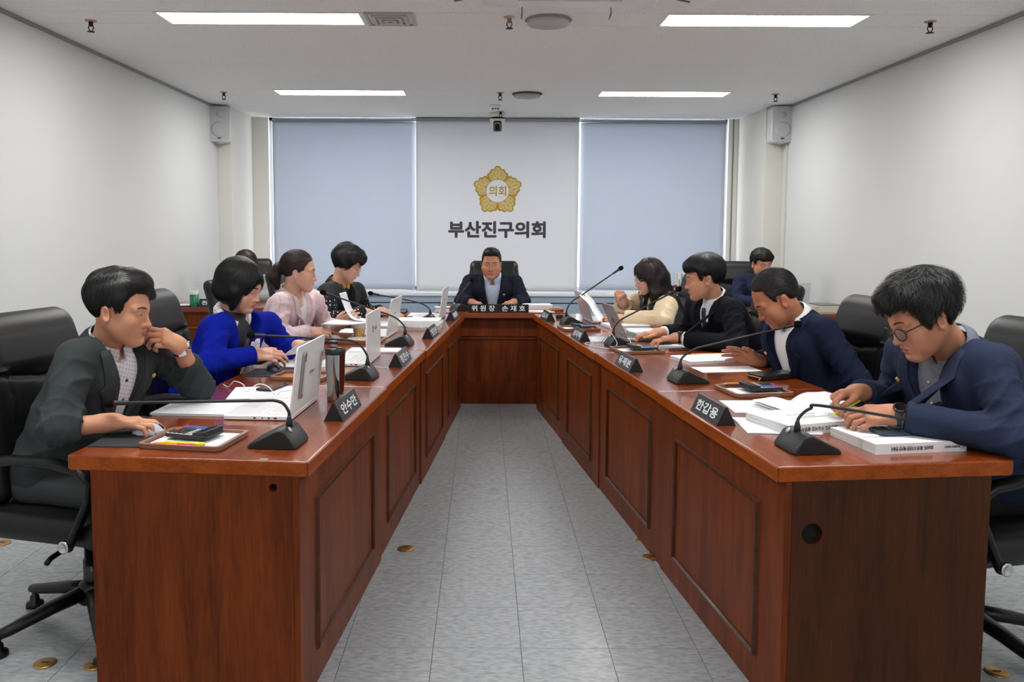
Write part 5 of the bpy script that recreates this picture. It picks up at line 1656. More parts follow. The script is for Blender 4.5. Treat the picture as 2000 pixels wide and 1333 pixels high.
        S.update(num=1600, curl=.8, r=.0013, droop=2.5)
    elif style == 'long':               # long loose waves
        def f(q):
            a = np.stack([q[:, 0], np.abs(q[:, 1]), q[:, 2]], -1)
            d = s_ell(q, (-.018, 0, .024), (.114, .100, .116))
            d = smin(d, s_cap(a, (-.005, .082, -.03), (.012, .088, -.12), .030, .034), .04)
            d = smin(d, s_cap(a, (.012, .088, -.12), (.030, .070, -.205), .034, .018), .03)
            d = smin(d, s_cap(q, (-.075, 0, -.03), (-.085, 0, -.17), .070, .062), .05)
            d = d + wob(q, .006, 42)
            d = smax(d, -s_ell(q, (.122, 0, -.045), (.078, .070, .102)), .012)
            return smax(d, -s_ell(q, (.03, 0, -.15), (.080, .056, .085)), .015)
        flow = lambda P: (P - V3(.0, .0, .14)) * V3(1, 1, .6) + V3(.0, 0, -.09)
        S.update(num=1600, n=9, step=.014, curl=.45, r=.0012, droop=1.5)
    full = lambda q: np.minimum(f(q), 1.0)
    return full, flow, S

# ---------------------------------------------------------------- hands
POSE = {'flat': [(8, 14, 8)] * 4, 'mouse': [(16, 32, 18), (14, 30, 16), (22, 34, 18), (30, 36, 20)], 'type': [(20, 34, 20), (18, 32, 18), (22, 34, 20), (28, 34, 20)],
        'hold': [(34, 36, 22), (38, 40, 24), (42, 44, 26), (46, 46, 28)], 'fist': [(62, 80, 45), (66, 84, 48), (70, 86, 48), (72, 86, 48)],
        'pen': [(44, 48, 22), (54, 58, 30), (70, 74, 40), (76, 80, 44)], 'chin': [(46, 46, 24), (54, 54, 28), (60, 60, 32), (62, 66, 34)], 'open': [(2, 8, 5), (4, 10, 6), (8, 14, 8), (12, 18, 10)]}
THUMB = {'flat': [(.022, .026, -.006), (.052, .050, -.012), (.078, .058, -.015), (.100, .058, -.017)], 'pen': [(.020, .026, -.010), (.050, .040, -.028), (.078, .028, -.042), (.100, .014, -.048)],
         'hold': [(.020, .026, -.010), (.048, .044, -.026), (.074, .040, -.042), (.096, .030, -.050)], 'fist': [(.020, .026, -.010), (.048, .042, -.028), (.070, .028, -.044), (.082, .008, -.048)],
         'open': [(.020, .026, -.006), (.042, .058, -.006), (.060, .080, -.004), (.074, .098, -.002)]}
def hand_sdf(W, d, n, right, pose, k=1.):
    """W wrist, d finger direction, n palm normal"""
    B = basis(d, -np.asarray(n, np.float32))
    sg = 1 if right else -1
    ang = POSE[pose]; th = THUMB.get({'mouse': 'flat', 'type': 'flat', 'chin': 'hold'}.get(pose, pose), THUMB['flat'])
    ch = []
    for i, (bx, by, L_) in enumerate(((.086, .029, (.043, .026, .021)), (.090, .0095, (.047, .030, .022)), (.086, -.0105, (.043, .028, .022)), (.077, -.0290, (.034, .021, .019)))):
        p = np.array([bx, by * sg, 0.], np.float32); a = 0.
        sp = math.radians((6, 1, -4, -10)[i]) * sg
        seg = [p]
        for j in range(3):
            a += math.radians(ang[i][j])
            v = np.array([math.cos(a) * math.cos(sp), math.cos(a) * math.sin(sp), -math.sin(a)], np.float32)
            p = p + v * L_[j]; seg.append(p)
        ch.append(seg)
    tb = [np.array([x, y * sg, z], np.float32) for x, y, z in th]
    def f(P):
        q = (P - W) @ B / k
        pal = s_box(q, (.046, .000, -.002), (.047, .0385, .0145), rad=.0135)
        pal = smin(pal, s_ell(q, (.036, .020 * sg, -.012), (.034, .018, .014)), .012)
        pal = smin(pal, s_cap(q, (-.02, 0, 0), (.02, 0, 0), .026, .028), .02)
        fi = None
        for i, s in enumerate(ch):
            r = (.0092, .0095, .0090, .0080)[i]
            e = s_cap(q, s[0] - np.array([.02, 0, 0.002], np.float32), s[1], r * 1.10, r * 1.02)
            e = smin(e, s_cap(q, s[1], s[2], r * 1.02, r * .93), .002)
            e = smin(e, s_cap(q, s[2], s[3], r * .93, r * .76), .002)
            fi = e if fi is None else smin(fi, e, .0016)
        d_ = smin(pal, fi, .006)
        t = smin(s_cap(q, tb[0], tb[1], .0145, .0115), s_cap(q, tb[1], tb[2], .0110, .0100), .004)
        t = smin(t, s_cap(q, tb[2], tb[3], .0100, .0078), .003)
        return smin(d_, t, .006) * k
    tips = [B @ (s[3] * k) + W for s in ch] + [B @ (tb[3] * k) + W]
    return f, tips, B

def crease(P, c, ax, amp, fr, w):
    """fold lines around a joint c, running across the axis ax"""
    v = P - c
    t = v @ ax
    r2 = (v ** 2).sum(1)
    f = np.abs(np.sin(t * fr * .5 + 1.4 * np.sin(v[:, 0] * 21 + v[:, 2] * 17 + v[:, 1] * 9)))
    return -amp * np.exp(-r2 / (w * w)) * ((1 - f) ** 1.8 * 1.5 - .25)

JOINT = {}
def person(key, label, J, head, cloth, hair, skin, hands, face=None, hs=1.0, res=.004, body=None, extra=None, lift=0., group='people seated at the meeting'):
    face = face or {}; body = body or {}
    pel = np.array(J['pelvis'], np.float32)
    root = thing('person', label, 'person', (float(pel[0]), float(pel[1]), 0), 0, group)
    O = np.array([pel[0], pel[1], 0], np.float32)
    j = {k: np.array(v, np.float32) - O for k, v in J.items()}
    rs = body.get('rise', .045)
    u0 = unit(j['head'] - j['neck']) * .35 + V3(0, 0, .65)
    j['neck'] = j['neck'] + u0 * rs
    for q in ('shR', 'shL'):
        j[q] = j[q] + V3(0, 0, rs * .85)
    s = unit(j['shL'] - j['shR']); up = unit(j['neck'] - j['pelvis']); fw = unit(np.cross(s, up)); up = np.cross(fw, s)
    R = np.stack([fw, s, up], 1).astype(np.float32)
    B_ = dict(cd=.112, cw=.168, bd=.118, bw=.155, arm=1.0, sh=.060); B_.update(body)
    C = j['neck'] - up * .185 + fw * .022; BL = j['pelvis'] * .72 + C * .28 + fw * .02
    hc = np.array(J['head'], np.float32) - O
    Rh = rotm('z', head[0]) @ rotm('y', head[1]) @ rotm('x', head[2])
    nkf = face.get('neck', 1.)
    nb = j['neck'] - up * .05
    n0 = hc + Rh @ V3(-.020, 0, -.045) * hs
    tilt = unit(n0 - nb); NA = nb + tilt * .055            # neck axis and the point where the collar sits
    wd = {}
    for sd in 'RL':
        wd[sd] = unit(j['wr' + sd] - j['el' + sd])
    def torso(P, o):
        d = s_box(P, C - up * .02, (B_['cd'] - .004 + o, B_['cw'] - .006 + o, .185 + o), R, .088)
        d = smin(d, s_ell(P, BL, (B_['bd'] + o, B_['bw'] + o, .18 + o), R), .09)
        d = smin(d, s_cap(P, j['shR'], j['shL'], B_['sh'] - .010 + o), .045)
        for q in 'RL':
            d = smin(d, s_cap(P, j['neck'] - up * .030 - fw * .010, j['sh' + q] + up * .010, .044 + o, .040 + o), .03)
        return d
    def fold(P):
        a = np.abs(np.sin(P @ (up * 17 + s * 9) + 2.2 * np.sin(P @ (s * 9) + P @ (fw * 7))))
        b = np.abs(np.sin(P @ (s * 21 - up * 6) + 2.0 * np.sin(P @ (up * 11))))
        q = (P - C) @ R
        low = np.clip(.06 - q[:, 2], 0, .2) / .2
        return -(.0060 * (1 - a) ** 2 + .0035 * (1 - b) ** 2) * (.3 + low) + .001
    A = B_['arm']
    def sleeve(P, o, q, cut):
        sh, el, wr = j['sh' + q], j['el' + q], j['wr' + q]
        if cloth.get('vest'):
            sh = sh * .70 + el * .30
        u = s_cap(P, sh, el, (.053 + o) * A, (.043 + o) * A)
        e = wr - wd[q] * cut
        w = s_cap(P, el, e + wd[q] * .05, (.043 + o) * A, (.0365 + o) * A)
        w = smax(w, (P - e) @ wd[q], .004)
        d = smin(u, w, .030)
        ua = unit(el - sh)
        d = d + crease(P, el, ua, .0072, 120, .10) + crease(P, el, wd[q], .0062, 130, .08) + crease(P, sh * .75 + el * .25, ua + fw * .4, .0062, 90, .08) + crease(P, (sh + el) / 2, ua + s * .6, .0090, 95, .10)
        return np.maximum(d, -np.maximum(s_cap(P, e - wd[q] * .03, e + wd[q] * .1, (.028 + o * .3) * A), -((P - e) @ wd[q] + .028)))
    lo = np.min([j[k] for k in ('shR', 'shL', 'elR', 'elL', 'wrR', 'wrL', 'neck', 'pelvis')], 0) - .17
    hi = np.max([j[k] for k in ('shR', 'shL', 'elR', 'elL', 'wrR', 'wrL', 'neck', 'pelvis')], 0) + .17
    ro = cloth.get('res', max(res * 1.9, .0065))
    co = cloth.get('off', .010)
    cut = cloth.get('cuff', .015)
    def outer(P, v=True):
        d = torso(P, co)
        d = smin(d, s_ell(P, j['pelvis'] + V3(0, 0, .02), (.150 + co, .175 + co, .135), R), .06)
        d = d + fold(P)
        for q in 'RL':
            if cloth.get('vest'):
                d = smin(d, s_cap(P, j['sh' + q], j['sh' + q] * .80 + j['el' + q] * .20, .062, .066), .02)
                continue
            d = smin(d, sleeve(P, co, q, cut if not isinstance(cut, dict) else cut[q]), .022)
        d = smax(d, -s_cap(P, NA - tilt * .01, NA + tilt * .14, cloth.get('hole', .064) * (.5 + .5 * nkf)), .008)
        d = smax(d, .47 - P[:, 2], .01)
        vv = cloth.get('v')
        if vv and v:
            q = (P - C) @ R
            w = (np.abs(q[:, 1] - vv[2]) - np.maximum(q[:, 2] - vv[0], 0) * vv[1]) * .97
            d = smax(d, -np.maximum(np.maximum(w, vv[0] - q[:, 2]), -q[:, 0] + .0), .004)
            d = d + .005 * np.exp(-((q[:, 1] - vv[2] + .012) / .005) ** 2) * (q[:, 2] < vv[0]) * (q[:, 0] > 0)
        return d
    Vn, Q = nets(outer, lo, hi, ro)
    jk = obj(cloth.get('name', 'jacket'), np_mesh('jacket', [(Vn, Q, 0)], [cloth['m']]), root)
    f_uncut = lambda P: outer(P, False)
    def on_front(f, uv, off=.004):
        uv = np.asarray(uv, np.float32)
        P0 = C + fw * .34 + uv[:, :1] * s + uv[:, 1:] * up
        return march(f, P0, -np.repeat(fw[None], len(uv), 0), 40, off)
    # inner layer seen in the neck opening
    if cloth.get('vest'):                # sleeves of the blouse under a sleeveless vest
        def blouse(P):
            d = s_cap(P, j['shR'] + s * .03, j['shL'] - s * .03, B_['sh'] - .022)
            for q in 'RL':
                d = smin(d, sleeve(P, cloth.get('puff', co), q, cut if not isinstance(cut, dict) else cut[q]), .03)
            d = smin(d, s_ell(P, C, (B_['cd'] - .006, B_['cw'] - .02, .19), R), .02)
            return smax(d, -s_cap(P, NA - tilt * .005, NA + tilt * .14, .058), .008)
        Vn, Q = nets(blouse, lo, hi, ro)
        obj('blouse', np_mesh('blouse', [(Vn, Q, 0)], [cloth['inner']]), root)
    elif cloth.get('inner'):
        def shirt(P):
            d = s_ell(P, C, (B_['cd'] + .001, B_['cw'] - .02, .20), R)
            d = smin(d, s_ell(P, BL, (B_['bd'] + .001, B_['bw'] - .02, .18), R), .09)
            d = smin(d, s_cap(P, NA - tilt * .05, NA + tilt * .004, .062 * nkf, .0575 * nkf), .03) + fold(P) * .8
            if cloth.get('shirt_hole'):
                d = smax(d, -s_ell(P, NA + fw * .052 + up * .01, (.070, .050, cloth['shirt_hole']), R), .006)
            return smax(d, -((P - BL) @ up) - .06, .01)
        c0 = (C + j['neck']) / 2
        Vn, Q = nets(shirt, np.minimum(c0 - .26, lo), c0 + .26, max(ro * .8, .008))
        obj(cloth.get('inner_name', 'shirt'), np_mesh('shirt', [(Vn, Q, 0)], [cloth['inner']]), root)
        if cloth.get('collar'):
            cm_ = cloth.get('collar_m', cloth['inner'])
            cb = MB()
            cf = unit(fw - tilt * float(fw @ tilt)); cs = np.cross(tilt, cf)
            for sg in (-1, 1):
                pts = []
                n_ = 16
                for i in range(n_):
                    a = math.radians(180 - 172 * i / (n_ - 1)) * sg
                    dr = cf * math.cos(a) + cs * math.sin(a)
                    fr_ = (i / (n_ - 1)) ** 3
                    bk = (1 - math.cos(a)) / 2
                    top = NA + dr * (.0615 * nkf) + tilt * (.028 + .016 * bk - .016 * fr_)
                    mid = NA + dr * (.0695 * nkf) + tilt * (.016 + .014 * bk - .024 * fr_)
                    bot = NA + dr * (.0790 * nkf + .006 * fr_) + tilt * (-.012 + .012 * bk - .050 * fr_) + s * sg * .022 * fr_
                    pts += [tuple(top), tuple(mid), tuple(bot)]
                cb.grid(pts, n_, 3)
            cb.build('collar', cm_, root, True, thick=.0022)
        if cloth.get('buttons'):
            pts = on_front(shirt, [(0, v) for v in (.10, .03, -.04)], .001)
            for p in pts:
                MB().sphere(tuple(p), .0055, 8, 6).build('button', cloth['buttons'], root, True)
        if cloth.get('tie'):
            uv = []
            for i in range(16):
                v = .172 - i * .019
                w = .016 if i == 0 else .020 if i == 1 else .013 + .0016 * i
                for k in (-1, 0, 1):
                    uv.append((k * w, v))
            pts = on_front(shirt, uv, .006)
            MB().grid([tuple(p) for p in pts], 16, 3).build('tie', cloth['tie'], root, True, thick=.003)
    # lapels
    if cloth.get('lapel'):
        v0, sl, sh_ = cloth['v']
        wl = cloth['lapel']
        for sg in (-1, 1):
            uv = []
            nv = 18
            for i in range(nv):
                t = i / (nv - 1)
                v = v0 + (.205 - v0) * t
                inn = (v - v0) * sl * .98 + sh_ * sg
                notch = .68
                if t < notch: wd_ = wl * (t / notch) ** .85
                else: wd_ = wl * (.74 - .5 * (t - notch))
                for k in range(4):
                    uv.append((sg * (inn + wd_ * k / 3) + (0 if sg > 0 else 2 * 0), v))
            pts = on_front(f_uncut, uv, .0035)
            P_ = [tuple(p) for p in pts]
            MB().grid(P_, nv, 4).build('lapel', cloth.get('lapel_m', cloth['m']), root, True, thick=.003)
        # collar fall behind the neck
        pts = []
        for i in range(17):
            a = math.radians(75 + 210 * i / 16)
            dr = fw * math.cos(a) + s * math.sin(a)
            b0 = NA - tilt * .022
            hh = .018 * max(0, -math.cos(a))
            pts += [tuple(b0 + dr * (.070 * nkf) + tilt * (.036 + hh)), tuple(b0 + dr * (.080 * nkf) + tilt * (.026 + hh * .8)), tuple(b0 + dr * (.098 * nkf) + tilt * (-.010 + hh * .3))]
        MB().grid(pts, 17, 3).build('jacket_collar', cloth.get('lapel_m', cloth['m']), root, True, thick=.0035)
    if cloth.get('badge'):
        p = on_front(f_uncut, [cloth['badge']], .010)[0]
        bd = MB(); Bf = basis(fw, up)
        for k in range(5):
            a = 2 * PI * k / 5 + PI / 2
            bd.sphere(tuple(p + s * (.0058 * math.cos(a)) + up * (.0058 * math.sin(a))), .0042, 8, 6)
        bd.sphere(tuple(p), .0055, 8, 6)
        bd.build('lapel_badge', mat('badge_gold', (214, 184, 120), .3, .7), root, True)
    if cloth.get('jbuttons'):
        pts = on_front(f_uncut, cloth['jbuttons'], .004)
        for p in pts:
            MB().sphere(tuple(p), (.009, .009, .009), 10, 6).build('jacket_button', mat('button_black', (24, 26, 28), .3), root, True)
    # trousers and shoes
    yaw = math.atan2(fw[1], fw[0]) if not body.get('legyaw') else math.radians(body['legyaw'])
    f2 = V3(math.cos(yaw), math.sin(yaw), 0); s2 = V3(-math.sin(yaw), math.cos(yaw), 0)
    kn = {q: j['pelvis'] + f2 * .40 + s2 * (.10 if q == 'L' else -.10) + V3(0, 0, -.035) for q in 'RL'}
    an = {q: kn[q] * V3(1, 1, 0) + f2 * (-.05) + V3(0, 0, .10) for q in 'RL'}
    def trs(P):
        d = s_ell(P, j['pelvis'] + V3(0, 0, -.01), (.135, .172, .105), np.stack([f2, s2, V3(0, 0, 1)], 1))
        for q in 'RL':
            h0 = j['pelvis'] + s2 * (.085 if q == 'L' else -.085) + V3(0, 0, -.015)
            d = smin(d, s_cap(P, h0, kn[q], .085, .064), .04)
            l = s_cap(P, kn[q], an[q], .062, .050)
            d = smin(d, smax(l, .085 - P[:, 2], .004), .03)
        return d + crease(P, kn['R'], f2, .004, 80, .1) + crease(P, kn['L'], f2, .004, 80, .1)
    ks = np.array([kn['R'], kn['L'], an['R'], an['L'], j['pelvis']])
    Vn, Q = nets(trs, ks.min(0) - .2 * V3(1, 1, .25) - V3(0, 0, .0), ks.max(0) + .2 * V3(1, 1, .6), .014)
    obj('trousers', np_mesh('trousers', [(Vn, Q, 0)], [cloth.get('pants', mat('trousers_black', (24, 25, 28), .85))]), root)
    for q in 'RL':
        a = an[q]
        sf = lambda P: smax(smin(smin(s_cap(P, a * V3(1, 1, 0) + V3(0, 0, .042) - f2 * .02, a * V3(1, 1, 0) + f2 * .17 + V3(0, 0, .032), .042, .034), s_cap(P, a + V3(0, 0, .01), a * V3(1, 1, 0) + V3(0, 0, .04), .040), .03), s_cap(P, a * V3(1, 1, 0) + V3(0, 0, .04), a * V3(1, 1, 0) + f2 * .1 + V3(0, 0, .04), .043), .02), .001 - P[:, 2], .004)
        Vn, Q = nets(sf, a - V3(.25, .25, .105), a + V3(.25, .25, .08), .012)
        obj('shoe', np_mesh('shoe', [(Vn, Q, 0)], [mat('shoe_black', (18, 18, 19), .3)]), root)
    # ---- body: head, neck, forearms and hands as one skin mesh
    hf = head_sdf(face)
    k_ = hs
    def skin_f(P):
        q = (P - hc) @ Rh / k_
        d = hf(q) * k_
        nk = s_cap(P, n0, nb, .050 * nkf, .0535 * nkf)
        d = smin(d, nk, .024)
        d = smin(d, s_ell(P, j['neck'] - up * .075 + fw * .015, (.075, .11, .055), R), .03)
        return d
    parts = []
    cor = np.array([hc - .15 * k_, hc + .15 * k_, nb - .10, nb + .10])
    Vn, Q = nets(skin_f, cor.min(0), cor.max(0), res)
    parts.append((Vn, Q, 0))
    hinfo = {}
    for q in 'RL':
        if q not in hands: continue
        hd = hands[q]
        W = j['wr' + q]
        f, tips, HB = hand_sdf(W, hd['d'], hd['n'], q == 'R', hd['pose'], hd.get('k', 1.0))
        e0 = W - wd[q] * .15
        ff = lambda P: smin(f(P), s_cap(P, e0, W, .036 * A, .0265), .02)
        pts = np.array(tips + [W, e0])
        Vn, Q = nets(ff, pts.min(0) - .045, pts.max(0) + .045, min(res * .9, .0042))
        parts.append((Vn, Q, 0))
        hinfo[q] = (W, HB, tips, e0)
    obj('body', np_mesh('body', parts, [skin]), root)
    # ---- face details laid on the skin
    T = lambda q: (Rh @ (np.asarray(q, np.float32) * k_).T).T + hc
    def patch(yz, off=.0006, d=(-1, 0, 0), x0=.16):
        yz = np.asarray(yz, np.float32)
        P0 = np.stack([np.full(len(yz), x0, np.float32), yz[:, 0], yz[:, 1]], -1)
        return march(hf, P0, np.repeat(np.asarray([d], np.float32), len(yz), 0), 45, off)
    lg = face.get('long', 1.)
    for sg in (-1, 1):
        pts = []
        for i in range(9):
            t = i / 8
            y = sg * (.0135 + .037 * t); z = .0195 + .0055 * math.sin(PI * t * .75) - .003 * t; w = .0033 * (1 - .65 * t) * min(1, .35 + t * 5) + .0004
            pts += [(y, z - w), (y, z + w)]
        MB().grid([tuple(p) for p in T(patch(pts, .0008))], 9, 2).build('eyebrow', face.get('brow', mat('brow_black', (52, 42, 38), .9)), root, True)
        op = face.get('eye', .0016)
        pts = []; lash = []
        for i in range(9):
            t = i / 8
            y = sg * (.0185 + .0265 * t); zc = -.0045 + .0024 * math.sin(PI * t); h = op * math.sin(PI * t) ** .7 + .0002
            pts += [(y, zc - h), (y, zc + h)]; lash += [(y, zc + h - .0003), (y, zc + h + .0011 * (.4 + t))]
        e = MB().grid([tuple(p) for p in T(patch(pts, .0005))], 9, 2).build('eye', mat('eye_white', (196, 186, 178), .25), root, True)
        ip = [(sg * .031 + .0052 * math.cos(2 * PI * i / 14), -.0035 + min(op, .0052) * math.sin(2 * PI * i / 14)) for i in range(14)]
        P_ = T(patch(ip, .0009))
        MB().add([tuple(p) for p in P_], [tuple(range(14))]).build('iris', mat('iris_dark', (24, 16, 12), .15), e)
        MB().grid([tuple(p) for p in T(patch(lash, .0011))], 9, 2).build('lash_line', mat('lash_black', (20, 16, 15), .7), e, True)
    lm = face.get('lips', mat('lips_brownish', (168, 98, 88), .45))
    for up_, z0, hh, ww in ((1, -.0640, .0042, .0215), (-1, -.0722, .0050, .0195)):
        pts = []
        for i in range(11):
            t = -1 + 2 * i / 10
            y = t * ww; h = hh * (1 - abs(t) ** 2.2) + .0002
            zz = z0 * lg + (.0006 - .003 * t * t if up_ > 0 else .0018 * t * t)
            pts += [(y, zz - h * (.75 if up_ > 0 else 1)), (y, zz), (y, zz + h * (.9 if up_ > 0 else .7))]
        MB().grid([tuple(p) for p in T(patch(pts, .0006))], 11, 3).build('lip', lm, root, True)
    # ---- hair
    if hair:
        style, hm = hair[0], hair[1]
        f, flow, S = hair_style(style, hf)
        Vn, Q = nets(f, (-.19, -.135, -.25 if style == 'long' else -.15), (.15, .135, .18), max(res, .0045))
        rnd = np.random.default_rng(hash(key) % 9999 if False else sum(map(ord, key)))
        sb = MB()
        ok = Vn[(Vn[:, 2] > -.2)]
        # keep the seeds that lie outside the head
        ok = ok[hf(ok) > .002]
        num = int(S['num'] * hair[2] if len(hair) > 2 else S['num'])
        sd = ok[rnd.integers(0, len(ok), num)]
        strands(sb, f, sd, flow, rnd, S['n'], S['step'], S['r'], .0008, S['curl'], S['droop'], S.get('jitter', 0.))
        nv = len(Vn)
        VV = T(np.concatenate([Vn, np.array(sb.v, np.float32)]))
        SQ = np.array(sb.f, np.int64)
        obj('hair', np_mesh('hair', [(VV[:nv], Q, 0), (VV[nv:], SQ, 0)], [hm]), root)
    if extra:
        extra(dict(root=root, j=j, T=T, Rh=Rh, hc=hc, C=C, R=R, NA=NA, tilt=tilt, fw=fw, s=s, up=up, hands=hinfo, on_front=on_front, f=f_uncut, patch=patch, O=O, wd=wd, hs=k_))
    return root

def glasses(c, frame_m, r=.0215, wire=.0013, lens=None, z=-.006, x=.103, sq=1.0, drop=0.):
    T, root = c['T'], c['root']
    g = MB()
    for sg in (-1, 1):
        g.tube([tuple(p) for p in T([(x - .010 * abs(math.cos(a)) * (1 if math.cos(a) * sg > 0 else 0), sg * .033 + r * math.cos(a) * sq, z + r * .9 * math.sin(a)) for a in [2 * PI * i / 24 for i in range(25)]])], wire * c['hs'], 6)
    g.tube([tuple(p) for p in T([(x + .001, -.0125, z + .005), (x + .004, 0, z + .007), (x + .001, .0125, z + .005)])], wire, 6)
    o = g.build('glasses_frame', frame_m, root, True)
    t = MB()
    for sg in (-1, 1):
        t.tube([tuple(p) for p in T([(x - .012, sg * (.033 + r * sq), z + .006), (.05, sg * .074, z + .012 + drop), (-.008, sg * .081, z + .016 + drop), (-.028, sg * .080, z - .004 + drop)])], wire * 1.1, 6)
    t.build('temple_arms', frame_m, o, True)['kind'] = 'stuff'
    if lens is not None:
        for sg in (-1, 1):
            P = T([(x - .010 * abs(math.cos(a)) * (1 if math.cos(a) * sg > 0 else 0), sg * .033 + r * math.cos(a) * sq, z + r * .9 * math.sin(a)) for a in [2 * PI * i / 24 for i in range(24)]])
            MB().add([tuple(p) for p in P], [tuple(range(24))]).build('lens', lens, o)
def wristband(c, q, r, w, m, face_m=None, back=.012, links=0, disc=.016):
    W, HB, tips, e0 = c['hands'][q]
    d = unit(W - e0); B = basis(d, HB[:, 2])
    o = W - d * back
    b = MB()
    n = 28
    pts = []
    for i in range(n):
        a = 2 * PI * i / n
        rad = r * (1 + .03 * (i % 2) * (1 if links else 0))
        dr = B[:, 1] * math.cos(a) * 1.08 + B[:, 2] * math.sin(a) * .92
        for x in (-w / 2, w / 2):
            pts.append(tuple(o + d * x + dr * rad))
    b.grid(pts, n, 2, True)
    band = b.build('watch_band', m, c['root'], smooth=not links, thick=.003)
    if face_m:
        M = Matrix(((B[0, 0], B[0, 1], B[0, 2], o[0]), (B[1, 0], B[1, 1], B[1, 2], o[1]), (B[2, 0], B[2, 1], B[2, 2], o[2]), (0, 0, 0, 1))) @ Matrix.Translation((0, 0, r * .93))
        M = Matrix([[float(x) for x in row] for row in M])
        k = MB().lathe([(disc, 0), (disc, .006), (disc * .85, .0085), (.001, .0085)], 20, M).build('watch_case', face_m[0], c['root'], smooth='auto')
        MB().lathe([(disc * .82, .0086), (.001, .0090)], 20, M).build('watch_dial', face_m[1], k)
# ---------------------------------------------------------------- the eleven people
sk_a, sk_b, sk_c, sk_d = skin_mat('skin_tan', (200, 148, 119)), skin_mat('skin_light', (214, 168, 146)), skin_mat('skin_ruddy', (178, 120, 92)), skin_mat('skin_warm', (188, 134, 106))
hr_k, hr_b, hr_w = hair_mat('hair_black', (17, 16, 17)), hair_mat('hair_brown', (46, 28, 24)), hair_mat('hair_soft_black', (24, 22, 23), .45)
lip_r, lip_p = mat('lips_red', (196, 62, 76), .4), mat('lips_rose', (182, 86, 88), .4)
steel = mat('watch_steel', (196, 196, 198), .2, 1.)
glass_l = node_mat('spectacle_lens'); glass_l[2].inputs['Base Color'].default_value = (.9, .92, .95, 1); glass_l[2].inputs['Alpha'].default_value = .14; glass_l[2].inputs['Roughness'].default_value = .03; glass_l = glass_l[0]
tint_l = node_mat('tinted_lens'); tint_l[2].inputs['Base Color'].default_value = (.10, .05, .09, 1); tint_l[2].inputs['Alpha'].default_value = .5; tint_l[2].inputs['Roughness'].default_value = .03; tint_l = tint_l[0]

def pattern_mat(name, base, kind, col, k, rough=.85):
    """woven or printed pattern in object space: 'check' lines, 'dots', 'scarf' outlines"""
    m, nt, b = node_mat(name)
    tc = nt.nodes.new('ShaderNodeTexCoord')
    def M_(op, a, v=None):
        n = nt.nodes.new('ShaderNodeMath'); n.operation = op
        nt.links.new(a, n.inputs[0])
        if v is not None:
            if isinstance(v, (int, float)): n.inputs[1].default_value = v
            else: nt.links.new(v, n.inputs[1])
        return n.outputs[0]
    if kind == 'check':
        sp = nt.nodes.new('ShaderNodeSeparateXYZ')
        mp = nt.nodes.new('ShaderNodeMapping'); mp.inputs['Rotation'].default_value = (.25, -.3, .35)
        nt.links.new(tc.outputs['Object'], mp.inputs[0]); nt.links.new(mp.outputs[0], sp.inputs[0])
        l1 = M_('LESS_THAN', M_('FRACT', M_('MULTIPLY', sp.outputs[1], 1 / k)), .10)
        l2 = M_('LESS_THAN', M_('FRACT', M_('MULTIPLY', sp.outputs[2], 1 / k)), .10)
        f = M_('MULTIPLY', M_('MAXIMUM', l1, l2), .75)
    elif kind == 'dots':
        vo = nt.nodes.new('ShaderNodeTexVoronoi'); vo.inputs['Scale'].default_value = k; vo.inputs['Randomness'].default_value = .7
        nt.links.new(tc.outputs['Object'], vo.inputs['Vector'])
        f = M_('LESS_THAN', vo.outputs['Distance'], .20)
    else:
        vo = nt.nodes.new('ShaderNodeTexVoronoi'); vo.feature = 'DISTANCE_TO_EDGE'; vo.inputs['Scale'].default_value = k
        nt.links.new(tc.outputs['Object'], vo.inputs['Vector'])
        f = M_('LESS_THAN', vo.outputs['Distance'], .035)
    mx = nt.nodes.new('ShaderNodeMix'); mx.data_type = 'RGBA'
    nt.links.new(f, mx.inputs[0])
    mx.inputs[6].default_value = (*lin(base), 1); mx.inputs[7].default_value = (*lin(col), 1)
    nt.links.new(mx.outputs[2], b.inputs['Base Color'])
    b.inputs['Roughness'].default_value = rough; b.inputs['Specular IOR Level'].default_value = .12
    return m

